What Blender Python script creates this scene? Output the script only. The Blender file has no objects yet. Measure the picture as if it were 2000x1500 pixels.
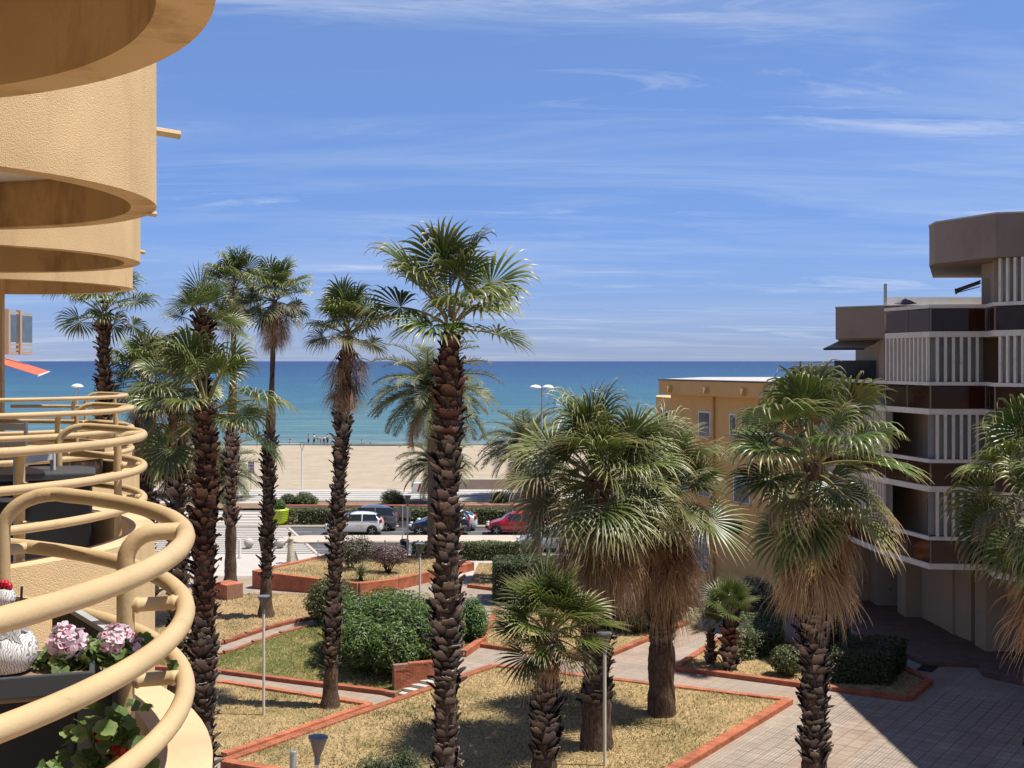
import bpy, bmesh, math, random
import numpy as np
from mathutils import Vector, Matrix
R_ = math.radians
rnd = random.Random(7)
scene = bpy.context.scene
C = scene.collection

# ------------------------------------------------------------------ camera, sky, sun, exposure
F = 2400.0            # focal length in pixels of the 2000 px wide photograph
EYE = 11.2            # eye height above the plaza, metres
cam_d = bpy.data.cameras.new('camera'); cam = bpy.data.objects.new('camera', cam_d); C.objects.link(cam)
cam_d.sensor_width = 36.0; cam_d.lens = F / 2000 * 36
cam_d.shift_y = -45 / 2000
cam_d.clip_start = 0.05; cam_d.clip_end = 90000
cam.location = (0, 0, EYE); cam.rotation_euler = (R_(90), 0, 0)
scene.camera = cam

SUN_EL = R_(66.5); SUN_AZ = R_(-6)             # azimuth measured from +X towards +Y
sd = Vector((math.cos(SUN_EL) * math.cos(SUN_AZ), math.cos(SUN_EL) * math.sin(SUN_AZ), math.sin(SUN_EL)))
w = bpy.data.worlds.new('World'); scene.world = w; w.use_nodes = True
nt = w.node_tree; nt.nodes.clear()
def N(t, k, **kw):
    n = t.nodes.new(k)
    for a, b in kw.items(): setattr(n, a, b)
    return n
sky = N(nt, 'ShaderNodeTexSky', sky_type='NISHITA', sun_disc=False)
sky.sun_elevation = SUN_EL
sky.sun_rotation = math.pi / 2 - SUN_AZ
sky.altitude = 0; sky.air_density = 1.0; sky.dust_density = 0.0; sky.ozone_density = 1.0
bg = N(nt, 'ShaderNodeBackground'); bg.inputs[1].default_value = 0.072
outw = N(nt, 'ShaderNodeOutputWorld')
# thin cirrus drawn on the dome: noise stretched along the wind on a plane overhead
tc = N(nt, 'ShaderNodeTexCoord'); sep = N(nt, 'ShaderNodeSeparateXYZ'); nt.links.new(tc.outputs['Generated'], sep.inputs[0])
zz = N(nt, 'ShaderNodeMath', operation='MAXIMUM'); zz.inputs[1].default_value = 0.0; nt.links.new(sep.outputs[2], zz.inputs[0])
za = N(nt, 'ShaderNodeMath', operation='ADD'); za.inputs[1].default_value = 0.10; nt.links.new(zz.outputs[0], za.inputs[0])
dx = N(nt, 'ShaderNodeMath', operation='DIVIDE'); nt.links.new(sep.outputs[0], dx.inputs[0]); nt.links.new(za.outputs[0], dx.inputs[1])
dy = N(nt, 'ShaderNodeMath', operation='DIVIDE'); nt.links.new(sep.outputs[1], dy.inputs[0]); nt.links.new(za.outputs[0], dy.inputs[1])
cb = N(nt, 'ShaderNodeCombineXYZ'); nt.links.new(dx.outputs[0], cb.inputs[0]); nt.links.new(dy.outputs[0], cb.inputs[1])
mp = N(nt, 'ShaderNodeMapping'); mp.inputs['Rotation'].default_value = (0, 0, R_(12)); mp.inputs['Scale'].default_value = (0.55, 2.1, 1.0); mp.inputs['Location'].default_value = (1.3, 0.4, 0)
nt.links.new(cb.outputs[0], mp.inputs[0])
n1 = N(nt, 'ShaderNodeTexNoise'); n1.inputs['Scale'].default_value = 0.85; n1.inputs['Detail'].default_value = 9; n1.inputs['Roughness'].default_value = 0.62; n1.inputs['Distortion'].default_value = 0.7
nt.links.new(mp.outputs[0], n1.inputs['Vector'])
n2 = N(nt, 'ShaderNodeTexNoise'); n2.inputs['Scale'].default_value = 0.32; n2.inputs['Detail'].default_value = 3
nt.links.new(cb.outputs[0], n2.inputs['Vector'])
r1 = N(nt, 'ShaderNodeValToRGB'); r1.color_ramp.elements[0].position = 0.45; r1.color_ramp.elements[1].position = 0.78
r2 = N(nt, 'ShaderNodeValToRGB'); r2.color_ramp.elements[0].position = 0.33; r2.color_ramp.elements[1].position = 0.66
nt.links.new(n1.outputs[0], r1.inputs[0]); nt.links.new(n2.outputs[0], r2.inputs[0])
cm = N(nt, 'ShaderNodeMath', operation='MULTIPLY'); nt.links.new(r1.outputs[0], cm.inputs[0]); nt.links.new(r2.outputs[0], cm.inputs[1])
cm2 = N(nt, 'ShaderNodeMath', operation='MULTIPLY'); cm2.inputs[1].default_value = 0.45; nt.links.new(cm.outputs[0], cm2.inputs[0])
hs = N(nt, 'ShaderNodeHueSaturation'); hs.inputs['Saturation'].default_value = 1.0; hs.inputs['Value'].default_value = 1.0; hs.inputs['Hue'].default_value = 0.5
tint = N(nt, 'ShaderNodeMixRGB', blend_type='MULTIPLY'); tint.inputs[0].default_value = 1.0; tint.inputs[2].default_value = (0.94, 1.09, 1.50, 1)
tr_ = N(nt, 'ShaderNodeValToRGB'); cr_ = tr_.color_ramp                 # clear sea air: blue right down to the horizon
st__ = [(0.0, (.44, .53, .86)), (.06, (.55, .63, .88)), (.13, (.66, .74, .90)), (.28, (1.0, 1.0, 1.0)), (.45, (.86, .86, .86))]
while len(cr_.elements) < len(st__): cr_.elements.new(.5)
for e_, (p_, c_) in zip(cr_.elements, st__): e_.position = p_; e_.color = (*c_, 1)
nt.links.new(zz.outputs[0], tr_.inputs[0])
tint2 = N(nt, 'ShaderNodeMixRGB', blend_type='MULTIPLY'); tint2.inputs[0].default_value = 1.0
nt.links.new(sky.outputs[0], tint.inputs[1]); nt.links.new(tint.outputs[0], tint2.inputs[1]); nt.links.new(tr_.outputs[0], tint2.inputs[2]); nt.links.new(tint2.outputs[0], hs.inputs['Color'])
mixc = N(nt, 'ShaderNodeMixRGB'); mixc.inputs[2].default_value = (9.0, 9.6, 10.6, 1)
mpb = N(nt, 'ShaderNodeMapping'); mpb.inputs['Rotation'].default_value = (0, 0, R_(-24)); mpb.inputs['Scale'].default_value = (0.9, 3.0, 1.0); mpb.inputs['Location'].default_value = (3.1, 1.7, 0); nt.links.new(cb.outputs[0], mpb.inputs[0])
n3 = N(nt, 'ShaderNodeTexNoise'); n3.inputs['Scale'].default_value = 1.1; n3.inputs['Detail'].default_value = 12; n3.inputs['Roughness'].default_value = 0.68; n3.inputs['Distortion'].default_value = 1.1; nt.links.new(mpb.outputs[0], n3.inputs['Vector'])
r3 = N(nt, 'ShaderNodeValToRGB'); r3.color_ramp.elements[0].position = 0.50; r3.color_ramp.elements[1].position = 0.80; nt.links.new(n3.outputs[0], r3.inputs[0])
n4 = N(nt, 'ShaderNodeTexNoise'); n4.inputs['Scale'].default_value = 0.55; n4.inputs['Detail'].default_value = 2; nt.links.new(mpb.outputs[0], n4.inputs['Vector'])
r4 = N(nt, 'ShaderNodeValToRGB'); r4.color_ramp.elements[0].position = 0.46; r4.color_ramp.elements[1].position = 0.62; nt.links.new(n4.outputs[0], r4.inputs[0])
cx_ = N(nt, 'ShaderNodeMath', operation='MULTIPLY'); nt.links.new(r3.outputs[0], cx_.inputs[0]); nt.links.new(r4.outputs[0], cx_.inputs[1])
cxs = N(nt, 'ShaderNodeMath', operation='MULTIPLY'); cxs.inputs[1].default_value = 0.55; nt.links.new(cx_.outputs[0], cxs.inputs[0])
cad = N(nt, 'ShaderNodeMath', operation='ADD', use_clamp=True); nt.links.new(cxs.outputs[0], cad.inputs[0]); nt.links.new(cm2.outputs[0], cad.inputs[1])
nt.links.new(cad.outputs[0], mixc.inputs[0]); nt.links.new(hs.outputs[0], mixc.inputs[1])
nt.links.new(mixc.outputs[0], bg.inputs[0]); nt.links.new(bg.outputs[0], outw.inputs[0])

sl = bpy.data.lights.new('sun', 'SUN'); sl.energy = 5.0; sl.angle = R_(0.55); sl.color = (1.0, 0.955, 0.885)
sun = bpy.data.objects.new('sun', sl); C.objects.link(sun); sun.rotation_euler = sd.to_track_quat('Z', 'Y').to_euler()
sun.location = (30, -10, 60)
vs = scene.view_settings; vs.view_transform = 'Standard'; vs.look = 'None'; vs.gamma = 1.0; vs.exposure = 0.35; vs.use_curve_mapping = False
scene.render.engine = 'CYCLES'

# ------------------------------------------------------------------ helpers
def gp(px, py, z=0.0):                      # ground point seen at a pixel of the photograph
    D = (EYE - z) * F / (py - 705.0); return ((px - 1000) / F * D, D)
def at(px, py, D):                          # point at a known distance
    return Vector(((px - 1000) / F * D, D, EYE - (py - 705) / F * D))
def xat(px, D): return (px - 1000) / F * D

def tag(o, label=None, cat=None, group=None, kind=None):
    if label: o['label'] = label
    if cat: o['category'] = cat
    if group: o['group'] = group
    if kind: o['kind'] = kind
    return o
def empty(name, loc=(0, 0, 0), rz=0.0, label=None, cat=None, group=None):
    o = bpy.data.objects.new(name, None); C.objects.link(o); o.location = loc; o.rotation_euler = (0, 0, rz)
    o.empty_display_size = 0.2
    return tag(o, label, cat, group)
def link(name, me, parent=None, loc=(0, 0, 0), rot=(0, 0, 0), scale=(1, 1, 1)):
    o = bpy.data.objects.new(name, me); C.objects.link(o)
    if parent: o.parent = parent
    o.location = loc; o.rotation_euler = rot; o.scale = scale
    return o

class MB:
    def __init__(s): s.v = []; s.f = []; s.m = []; s.a = []
    def add(s, vs, fs, mi=0, att=None):
        b = len(s.v); s.v.extend([tuple(p) for p in vs])
        s.a.extend(att if att is not None else [0.0] * len(vs))
        for f in fs: s.f.append([b + i for i in f]); s.m.append(mi)
        return s
    def box(s, c, d, rz=0.0, mi=0, tilt=None):
        x, y, z = d[0] / 2, d[1] / 2, d[2] / 2
        P = [(-x, -y, -z), (x, -y, -z), (x, y, -z), (-x, y, -z), (-x, -y, z), (x, -y, z), (x, y, z), (-x, y, z)]
        M = Matrix.Rotation(rz, 3, 'Z')
        if tilt is not None: M = M @ tilt
        P = [M @ Vector(p) + Vector(c) for p in P]
        return s.add(P, [(0, 3, 2, 1), (4, 5, 6, 7), (0, 1, 5, 4), (1, 2, 6, 5), (2, 3, 7, 6), (3, 0, 4, 7)], mi)
    def prism(s, poly, z0, z1, mi=0, mtop=None):
        n = len(poly)
        area = sum(poly[i][0] * poly[(i + 1) % n][1] - poly[(i + 1) % n][0] * poly[i][1] for i in range(n))
        if area < 0: poly = list(poly)[::-1]
        f0 = z0 if callable(z0) else (lambda x, y: z0)
        f1 = z1 if callable(z1) else (lambda x, y: z1)
        V = [(p[0], p[1], f0(*p)) for p in poly] + [(p[0], p[1], f1(*p)) for p in poly]
        s.add(V, [[i, (i + 1) % n, n + (i + 1) % n, n + i] for i in range(n)] + [list(range(n))[::-1]], mi)
        b = len(s.v) - 2 * n
        s.f.append([b + n + i for i in range(n)]); s.m.append(mi if mtop is None else mtop)
        return s
    def tube(s, path, r, n=8, mi=0, cap=True, closed=False):
        path = [Vector(p) for p in path]; rr = r if isinstance(r, (list, tuple)) else [r] * len(path)
        V = []; up = None
        for i, p in enumerate(path):
            a = path[i - 1] if i > 0 else (path[-1] if closed else p); b = path[i + 1] if i < len(path) - 1 else (path[0] if closed else p)
            t = (b - a).normalized()
            if up is None: up = Vector((0, 0, 1)) if abs(t.z) < 0.9 else Vector((1, 0, 0))
            x = t.cross(up); 
            if x.length < 1e-4: up = Vector((0.3, 1, 0.2)); x = t.cross(up)
            x.normalize(); y = x.cross(t).normalized(); up = y
            for k in range(n):
                an = 2 * math.pi * k / n
                V.append(p + (x * math.cos(an) + y * math.sin(an)) * rr[i])
        m = len(path); Fs = []
        for i in range(m if closed else m - 1):
            j = (i + 1) % m
            for k in range(n): Fs.append((i * n + k, j * n + k, j * n + (k + 1) % n, i * n + (k + 1) % n))
        if cap and not closed: Fs += [tuple(range(n)), tuple((m - 1) * n + k for k in range(n))[::-1]]
        return s.add(V, Fs, mi)
    def lathe(s, prof, c=(0, 0, 0), n=16, mi=0, sx=1, sy=1):
        V = []
        for r, z in prof:
            for k in range(n):
                a = 2 * math.pi * k / n; V.append((c[0] + r * math.cos(a) * sx, c[1] + r * math.sin(a) * sy, c[2] + z))
        Fs = []
        for i in range(len(prof) - 1):
            for k in range(n): Fs.append((i * n + k, i * n + (k + 1) % n, (i + 1) * n + (k + 1) % n, (i + 1) * n + k))
        Fs += [tuple(range(n))[::-1], tuple((len(prof) - 1) * n + k for k in range(n))]
        return s.add(V, Fs, mi)
    def mesh(s, name, mats, smooth=False, attr=None):
        me = bpy.data.meshes.new(name); me.from_pydata(s.v, [], s.f)
        for m in (mats if isinstance(mats, (list, tuple)) else [mats]): me.materials.append(m)
        me.polygons.foreach_set('material_index', s.m)
        if smooth: me.polygons.foreach_set('use_smooth', [True] * len(s.f))
        if attr:
            a = me.attributes.new(attr, 'FLOAT', 'POINT'); a.data.foreach_set('value', s.a)
        me.update(); return me
    def build(s, name, mats, parent=None, smooth=False, attr=None, bevel=0, **kw):
        o = link(name, s.mesh(name, mats, smooth, attr), parent, **kw)
        if bevel:
            b = o.modifiers.new('bevel', 'BEVEL'); b.width = bevel; b.segments = 2; b.limit_method = 'ANGLE'; b.angle_limit = R_(50)
        if smooth:
            o.data.set_sharp_from_angle(angle=R_(40))
        return o

# ------------------------------------------------------------------ materials
def new_mat(name):
    m = bpy.data.materials.new(name); m.use_nodes = True; t = m.node_tree
    return m, t, t.nodes['Principled BSDF']
def mat(name, col, rough=0.7, var=0.12, scale=3.0, bump=0.0, bscale=30.0, metal=0.0, spec=0.4, objvar=0.0, dirt=None, dscale=0.6, dpos=(0.5, 0.75), stretch=None, coat=0.0, dstretch=None):
    """plain surface: colour with a soft noise, optional stain colour and fine relief"""
    m, t, b = new_mat(name); L = t.links.new
    g = N(t, 'ShaderNodeNewGeometry')
    vec = g.outputs['Position']
    if stretch:
        mp = N(t, 'ShaderNodeMapping'); mp.inputs['Scale'].default_value = stretch; L(vec, mp.inputs[0]); vec = mp.outputs[0]
    no = N(t, 'ShaderNodeTexNoise'); no.inputs['Scale'].default_value = scale; no.inputs['Detail'].default_value = 6; L(vec, no.inputs['Vector'])
    lo = [max(0, c * (1 - var)) for c in col]; hi = [min(1, c * (1 + var)) for c in col]
    rp = N(t, 'ShaderNodeValToRGB'); rp.color_ramp.elements[0].position = 0.3; rp.color_ramp.elements[1].position = 0.7
    rp.color_ramp.elements[0].color = (*lo, 1); rp.color_ramp.elements[1].color = (*hi, 1); L(no.outputs[0], rp.inputs[0])
    out = rp.outputs[0]
    if dirt:
        n2 = N(t, 'ShaderNodeTexNoise'); n2.inputs['Scale'].default_value = dscale; n2.inputs['Detail'].default_value = 8; n2.inputs['Roughness'].default_value = 0.65
        dv_ = vec
        if dstretch:
            md = N(t, 'ShaderNodeMapping'); md.inputs['Scale'].default_value = dstretch; L(g.outputs['Position'], md.inputs[0]); dv_ = md.outputs[0]
        L(dv_, n2.inputs['Vector'])
        r2 = N(t, 'ShaderNodeValToRGB'); r2.color_ramp.elements[0].position = dpos[0]; r2.color_ramp.elements[1].position = dpos[1]; L(n2.outputs[0], r2.inputs[0])
        mx = N(t, 'ShaderNodeMixRGB'); L(r2.outputs[0], mx.inputs[0]); L(out, mx.inputs[1]); mx.inputs[2].default_value = (*dirt, 1); out = mx.outputs[0]
    if objvar:
        oi = N(t, 'ShaderNodeObjectInfo'); h = N(t, 'ShaderNodeHueSaturation')
        mr = N(t, 'ShaderNodeMapRange'); mr.inputs['To Min'].default_value = 1 - objvar; mr.inputs['To Max'].default_value = 1 + objvar
        L(oi.outputs['Random'], mr.inputs[0]); L(mr.outputs[0], h.inputs['Value']); L(out, h.inputs['Color']); out = h.outputs[0]
    L(out, b.inputs['Base Color'])
    b.inputs['Roughness'].default_value = rough; b.inputs['Metallic'].default_value = metal; b.inputs['Specular IOR Level'].default_value = spec
    if coat: b.inputs['Coat Weight'].default_value = coat; b.inputs['Coat Roughness'].default_value = 0.05
    if bump:
        nb = N(t, 'ShaderNodeTexNoise'); nb.inputs['Scale'].default_value = bscale; nb.inputs['Detail'].default_value = 3; L(vec, nb.inputs['Vector'])
        bp = N(t, 'ShaderNodeBump'); bp.inputs['Strength'].default_value = 1.0; bp.inputs['Distance'].default_value = bump; L(nb.outputs[0], bp.inputs['Height']); L(bp.outputs[0], b.inputs['Normal'])
    return m
def leaf_mat(name, stops, trans=0.3, rough=0.5, objvar=0.18, attr='tip', spec=0.35, hue=0.02):
    """leaf: colour runs from the heart to the dry tip (attribute), each leaf its own shade, light passes through"""
    m, t, b = new_mat(name); L = t.links.new
    at_ = N(t, 'ShaderNodeAttribute'); at_.attribute_name = attr
    rp = N(t, 'ShaderNodeValToRGB'); cr = rp.color_ramp
    while len(cr.elements) < len(stops): cr.elements.new(0.5)
    for e, (p, c) in zip(cr.elements, stops): e.position = p; e.color = (*c, 1)
    L(at_.outputs['Fac'], rp.inputs[0])
    oi = N(t, 'ShaderNodeObjectInfo'); h = N(t, 'ShaderNodeHueSaturation')
    mr = N(t, 'ShaderNodeMapRange'); mr.inputs['To Min'].default_value = 1 - objvar; mr.inputs['To Max'].default_value = 1 + objvar; L(oi.outputs['Random'], mr.inputs[0]); L(mr.outputs[0], h.inputs['Value'])
    m2 = N(t, 'ShaderNodeMath', operation='MULTIPLY'); m2.inputs[1].default_value = 7.31; L(oi.outputs['Random'], m2.inputs[0])
    fr = N(t, 'ShaderNodeMath', operation='FRACT'); L(m2.outputs[0], fr.inputs[0])
    mh = N(t, 'ShaderNodeMapRange'); mh.inputs['To Min'].default_value = 0.5 - hue; mh.inputs['To Max'].default_value = 0.5 + hue; L(fr.outputs[0], mh.inputs[0]); L(mh.outputs[0], h.inputs['Hue'])
    L(rp.outputs[0], h.inputs['Color'])
    L(h.outputs[0], b.inputs['Base Color']); b.inputs['Roughness'].default_value = rough; b.inputs['Specular IOR Level'].default_value = spec
    if trans:
        tr = N(t, 'ShaderNodeBsdfTranslucent'); L(h.outputs[0], tr.inputs[0]); mx = N(t, 'ShaderNodeMixShader'); mx.inputs[0].default_value = trans
        L(b.outputs[0], mx.inputs[1]); L(tr.outputs[0], mx.inputs[2]); L(mx.outputs[0], t.nodes['Material Output'].inputs[0])
    return m
def glass_mat(name, tint, rough=0.03, alpha=0.55):
    m, t, b = new_mat(name); L = t.links.new
    tr = N(t, 'ShaderNodeBsdfTransparent'); tr.inputs[0].default_value = (*tint, 1)
    gl = N(t, 'ShaderNodeBsdfGlossy'); gl.inputs['Roughness'].default_value = rough
    fr = N(t, 'ShaderNodeFresnel'); fr.inputs[0].default_value = 1.5
    di = N(t, 'ShaderNodeBsdfDiffuse'); di.inputs[0].default_value = (*[c * 0.5 for c in tint], 1)
    m1 = N(t, 'ShaderNodeMixShader'); m1.inputs[0].default_value = alpha; L(tr.outputs[0], m1.inputs[1]); L(di.outputs[0], m1.inputs[2])
    fk = N(t, 'ShaderNodeMath', operation='MULTIPLY'); fk.inputs[1].default_value = 0.45; L(fr.outputs[0], fk.inputs[0]); m2 = N(t, 'ShaderNodeMixShader'); L(fk.outputs[0], m2.inputs[0]); L(m1.outputs[0], m2.inputs[1]); L(gl.outputs[0], m2.inputs[2])
    L(m2.outputs[0], t.nodes['Material Output'].inputs[0]); return m

M = {}
M['stucco'] = mat('apricot stucco', (0.65, 0.46, 0.235), 0.9, 0.10, 1.6, 0.006, 120, dirt=(0.42, 0.28, 0.15), dscale=2.6, dpos=(0.53, 0.90), spec=0.2, dstretch=(1, 1, 0.16))
M['smooth_stucco'] = mat('smooth apricot render', (0.62, 0.42, 0.205), 0.85, 0.10, 1.2, 0.002, 60, dirt=(0.30, 0.15, 0.06), dscale=2.2, dpos=(0.50, 0.74), spec=0.2, dstretch=(1, 1, 0.45))
M['ledge'] = mat('sunbleached ledge', (0.66, 0.47, 0.27), 0.85, 0.12, 2.5, 0.002, 60, dirt=(0.45, 0.31, 0.18), dscale=1.8, dpos=(0.5, 0.8), spec=0.2)
M['ceiling'] = mat('white ceiling', (0.74, 0.70, 0.64), 0.9, 0.06, 1.0, dirt=(0.5, 0.44, 0.36), dpos=(0.6, 0.8))
M['rail'] = mat('cream yellow rail paint', (0.53, 0.385, 0.20), 0.55, 0.08, 4.0, 0.0010, 90, dirt=(0.36, 0.215, 0.10), dscale=11.0, dpos=(0.60, 0.76), spec=0.3)
M['dark_glass'] = mat('dark window glass', (0.012, 0.012, 0.014), 0.06, 0.0, spec=0.6)
M['dark_metal'] = mat('black metal', (0.02, 0.02, 0.022), 0.45)
M['grey_metal'] = mat('grey metal', (0.42, 0.43, 0.43), 0.4, 0.1, 8)
M['white_paint'] = mat('white paint', (0.78, 0.76, 0.72), 0.5, 0.05)
M['planter'] = mat('charcoal planter', (0.055, 0.06, 0.065), 0.45, 0.1)
M['planter_dark'] = mat('black planter', (0.012, 0.012, 0.014), 0.6)
M['sand'] = mat('sand', (0.41, 0.335, 0.24), 0.95, 0.09, 0.25, 0.10, 1.3, dirt=(0.35, 0.28, 0.20), dscale=0.9, dpos=(0.45, 0.7), spec=0.1)
M['asphalt'] = mat('asphalt', (0.095, 0.095, 0.10), 0.85, 0.15, 1.2, 0.003, 40, dirt=(0.06, 0.06, 0.064), dscale=0.3)
M['median'] = mat('pale resin median', (0.50, 0.42, 0.34), 0.9, 0.08, 1.0)
M['kerb'] = mat('concrete kerb', (0.50, 0.46, 0.40), 0.9, 0.08, 3)
M['white_stone'] = mat('white paving', (0.48, 0.44, 0.39), 0.85, 0.06, 1.5)
M['grey_stone'] = mat('grey paving', (0.15, 0.145, 0.14), 0.85, 0.08, 1.5)
M['pink_wall'] = mat('pinkish rendered wall', (0.52, 0.43, 0.36), 0.9, 0.06, 1.0, dirt=(0.42, 0.34, 0.28))
M['brick'] = mat('red brick', (0.42, 0.135, 0.065), 0.85, 0.28, 2.2, 0.004, 40, objvar=0.16, dirt=(0.22, 0.10, 0.07), dscale=3.0, dpos=(0.55, 0.8))
M['mortar'] = mat('weathered mortar', (0.28, 0.15, 0.10), 0.95, 0.2, 8)
M['soil'] = mat('dry soil', (0.22, 0.15, 0.09), 0.95, 0.25, 4.0, 0.02, 12)
M['trunk'] = mat('palm trunk', (0.135, 0.088, 0.058), 0.9, 0.35, 9.0, 0.03, 14, dirt=(0.06, 0.038, 0.026), dscale=5.0, dpos=(0.45, 0.62), stretch=(2.6, 2.6, 0.8), spec=0.15)
M['ring_trunk'] = mat('grey ringed trunk', (0.19, 0.15, 0.115), 0.9, 0.30, 3.0, 0.02, 10, dirt=(0.09, 0.065, 0.05), dscale=4.0, dpos=(0.45, 0.65), stretch=(1, 1, 7), spec=0.15)
M['taupe'] = mat('taupe render', (0.30, 0.228, 0.168), 0.9, 0.06, 0.8, 0.002, 40, dirt=(0.225, 0.166, 0.122), dscale=0.6)
M['beige_wall'] = mat('beige facade', (0.42, 0.325, 0.225), 0.9, 0.05, 0.8)
M['cream_trim'] = mat('cream concrete trim', (0.78, 0.69, 0.56), 0.8, 0.07, 1.5, dirt=(0.52, 0.46, 0.38), dscale=2.0, dpos=(0.55, 0.8))
M['fin_recess'] = mat('grey green screen', (0.27, 0.28, 0.245), 0.8, 0.08)
M['brown_glass'] = mat('brown tinted glass', (0.042, 0.013, 0.009), 0.06, 0.1, spec=0.25)
M['clear_brown'] = glass_mat('clear brown glass', (0.55, 0.36, 0.30), 0.02, 0.15)
M['yellow_wall'] = mat('ochre facade', (0.68, 0.43, 0.17), 0.9, 0.06, 0.7, dirt=(0.58, 0.36, 0.14), dscale=0.7)
M['roof_white'] = mat('pale roof gravel', (0.48, 0.46, 0.42), 0.9, 0.1, 4)
M['window_glass'] = mat('grey window glass', (0.10, 0.13, 0.15), 0.08, 0.2, 2.0, spec=0.6)
M['lamp_glass'] = glass_mat('smoked lamp glass', (0.72, 0.64, 0.55), 0.1, 0.45)
M['lamp_cap'] = mat('grey lamp cap', (0.17, 0.18, 0.18), 0.35, 0.1)
M['lamp_pole'] = mat('cream lamp pole', (0.72, 0.66, 0.55), 0.5, 0.06)
M['rubber'] = mat('tyre rubber', (0.015, 0.015, 0.016), 0.8)
M['lime'] = mat('lime green plastic', (0.36, 0.46, 0.02), 0.4, 0.05)
M['red_lamp'] = mat('red lamp lens', (0.35, 0.01, 0.01), 0.2)
M['head_lamp'] = mat('headlamp lens', (0.7, 0.72, 0.74), 0.1)
M['car_glass'] = mat('car glass', (0.02, 0.026, 0.03), 0.06, 0.0, spec=0.7)
M['skin'] = mat('skin', (0.46, 0.27, 0.19), 0.6)
M['hair'] = mat('brown hair', (0.06, 0.03, 0.018), 0.6)
M['terra'] = mat('orange red fabric', (0.55, 0.12, 0.06), 0.8)

GREEN = leaf_mat('fan leaf', [(0.0, (0.22, 0.25, 0.05)), (0.22, (0.062, 0.098, 0.016)), (0.55, (0.088, 0.125, 0.024)), (0.80, (0.24, 0.245, 0.085)), (1.0, (0.46, 0.37, 0.19))], 0.20, 0.32, 0.35, hue=0.016, spec=0.5)
YELLOWING = leaf_mat('fading fan leaf', [(0.0, (0.30, 0.28, 0.10)), (0.3, (0.17, 0.18, 0.06)), (0.6, (0.26, 0.225, 0.10)), (0.8, (0.42, 0.33, 0.18)), (1.0, (0.46, 0.34, 0.19))], 0.28, 0.5, 0.28)
DEAD = leaf_mat('dead fan leaf', [(0.0, (0.26, 0.14, 0.065)), (0.35, (0.36, 0.21, 0.10)), (1.0, (0.66, 0.48, 0.29))], 0.32, 0.7, 0.42, hue=0.012)
PETIOLE = leaf_mat('leaf stalk', [(0.0, (0.22, 0.19, 0.07)), (1.0, (0.22, 0.23, 0.08))], 0.0, 0.5)
DEADSTALK = leaf_mat('dry leaf stalk', [(0.0, (0.20, 0.10, 0.05)), (1.0, (0.26, 0.15, 0.08))], 0.0, 0.7)
FEATHER = leaf_mat('date palm leaf', [(0.0, (0.15, 0.17, 0.07)), (0.5, (0.13, 0.16, 0.075)), (1.0, (0.27, 0.26, 0.14))], 0.25, 0.5, 0.25)
FEATHERDRY = leaf_mat('dry date palm leaf', [(0.0, (0.28, 0.20, 0.10)), (1.0, (0.42, 0.32, 0.19))], 0.2, 0.6, 0.25)
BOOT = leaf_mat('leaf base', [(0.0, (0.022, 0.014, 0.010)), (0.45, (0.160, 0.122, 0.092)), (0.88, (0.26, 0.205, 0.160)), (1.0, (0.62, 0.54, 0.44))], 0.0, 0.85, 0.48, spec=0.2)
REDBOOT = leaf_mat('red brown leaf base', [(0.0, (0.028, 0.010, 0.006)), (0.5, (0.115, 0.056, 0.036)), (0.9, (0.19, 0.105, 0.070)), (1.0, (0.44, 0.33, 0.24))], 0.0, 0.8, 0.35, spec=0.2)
SHAGGY = leaf_mat('dusty fan leaf', [(0.0, (0.26, 0.27, 0.09)), (0.20, (0.080, 0.105, 0.024)), (0.45, (0.120, 0.150, 0.036)), (0.74, (0.30, 0.30, 0.115)), (1.0, (0.56, 0.48, 0.27))], 0.18, 0.36, 0.40, hue=0.014, spec=0.5)

# ------------------------------------------------------------------ the setting: levels, ground, paving, road, beach, sea
def add2(a, b, k=1.0): return (a[0] + b[0] * k, a[1] + b[1] * k)
LA = gp(437, 1484, .15); LB = gp(965, 1298, .15); LC = gp(1540, 1365, .15)
LD = (LA[0] + LC[0] - LB[0], LA[1] + LC[1] - LB[1])
_l = math.hypot(LB[0] - LA[0], LB[1] - LA[1]); E1 = ((LB[0] - LA[0]) / _l, (LB[1] - LA[1]) / _l); EL = (-E1[1], E1[0])
ANG = math.atan2(E1[1], E1[0])
RB = LB[0] * E1[0] + LB[1] * E1[1]
def sstep(t): t = min(1, max(0, t)); return t * t * (3 - 2 * t)
def zg(x, y):
    q = (x - LA[0]) * EL[0] + (y - LA[1]) * EL[1]; r = x * E1[0] + y * E1[1]
    if q < -0.35: return 0.0
    if q < 2.45: return -0.65 * (1 - min(1, max(0, (r - (RB - 2.9)) / 1.55)))
    return -0.65 * (1 - sstep((r - (RB - 4.2)) / 6.0))

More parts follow.
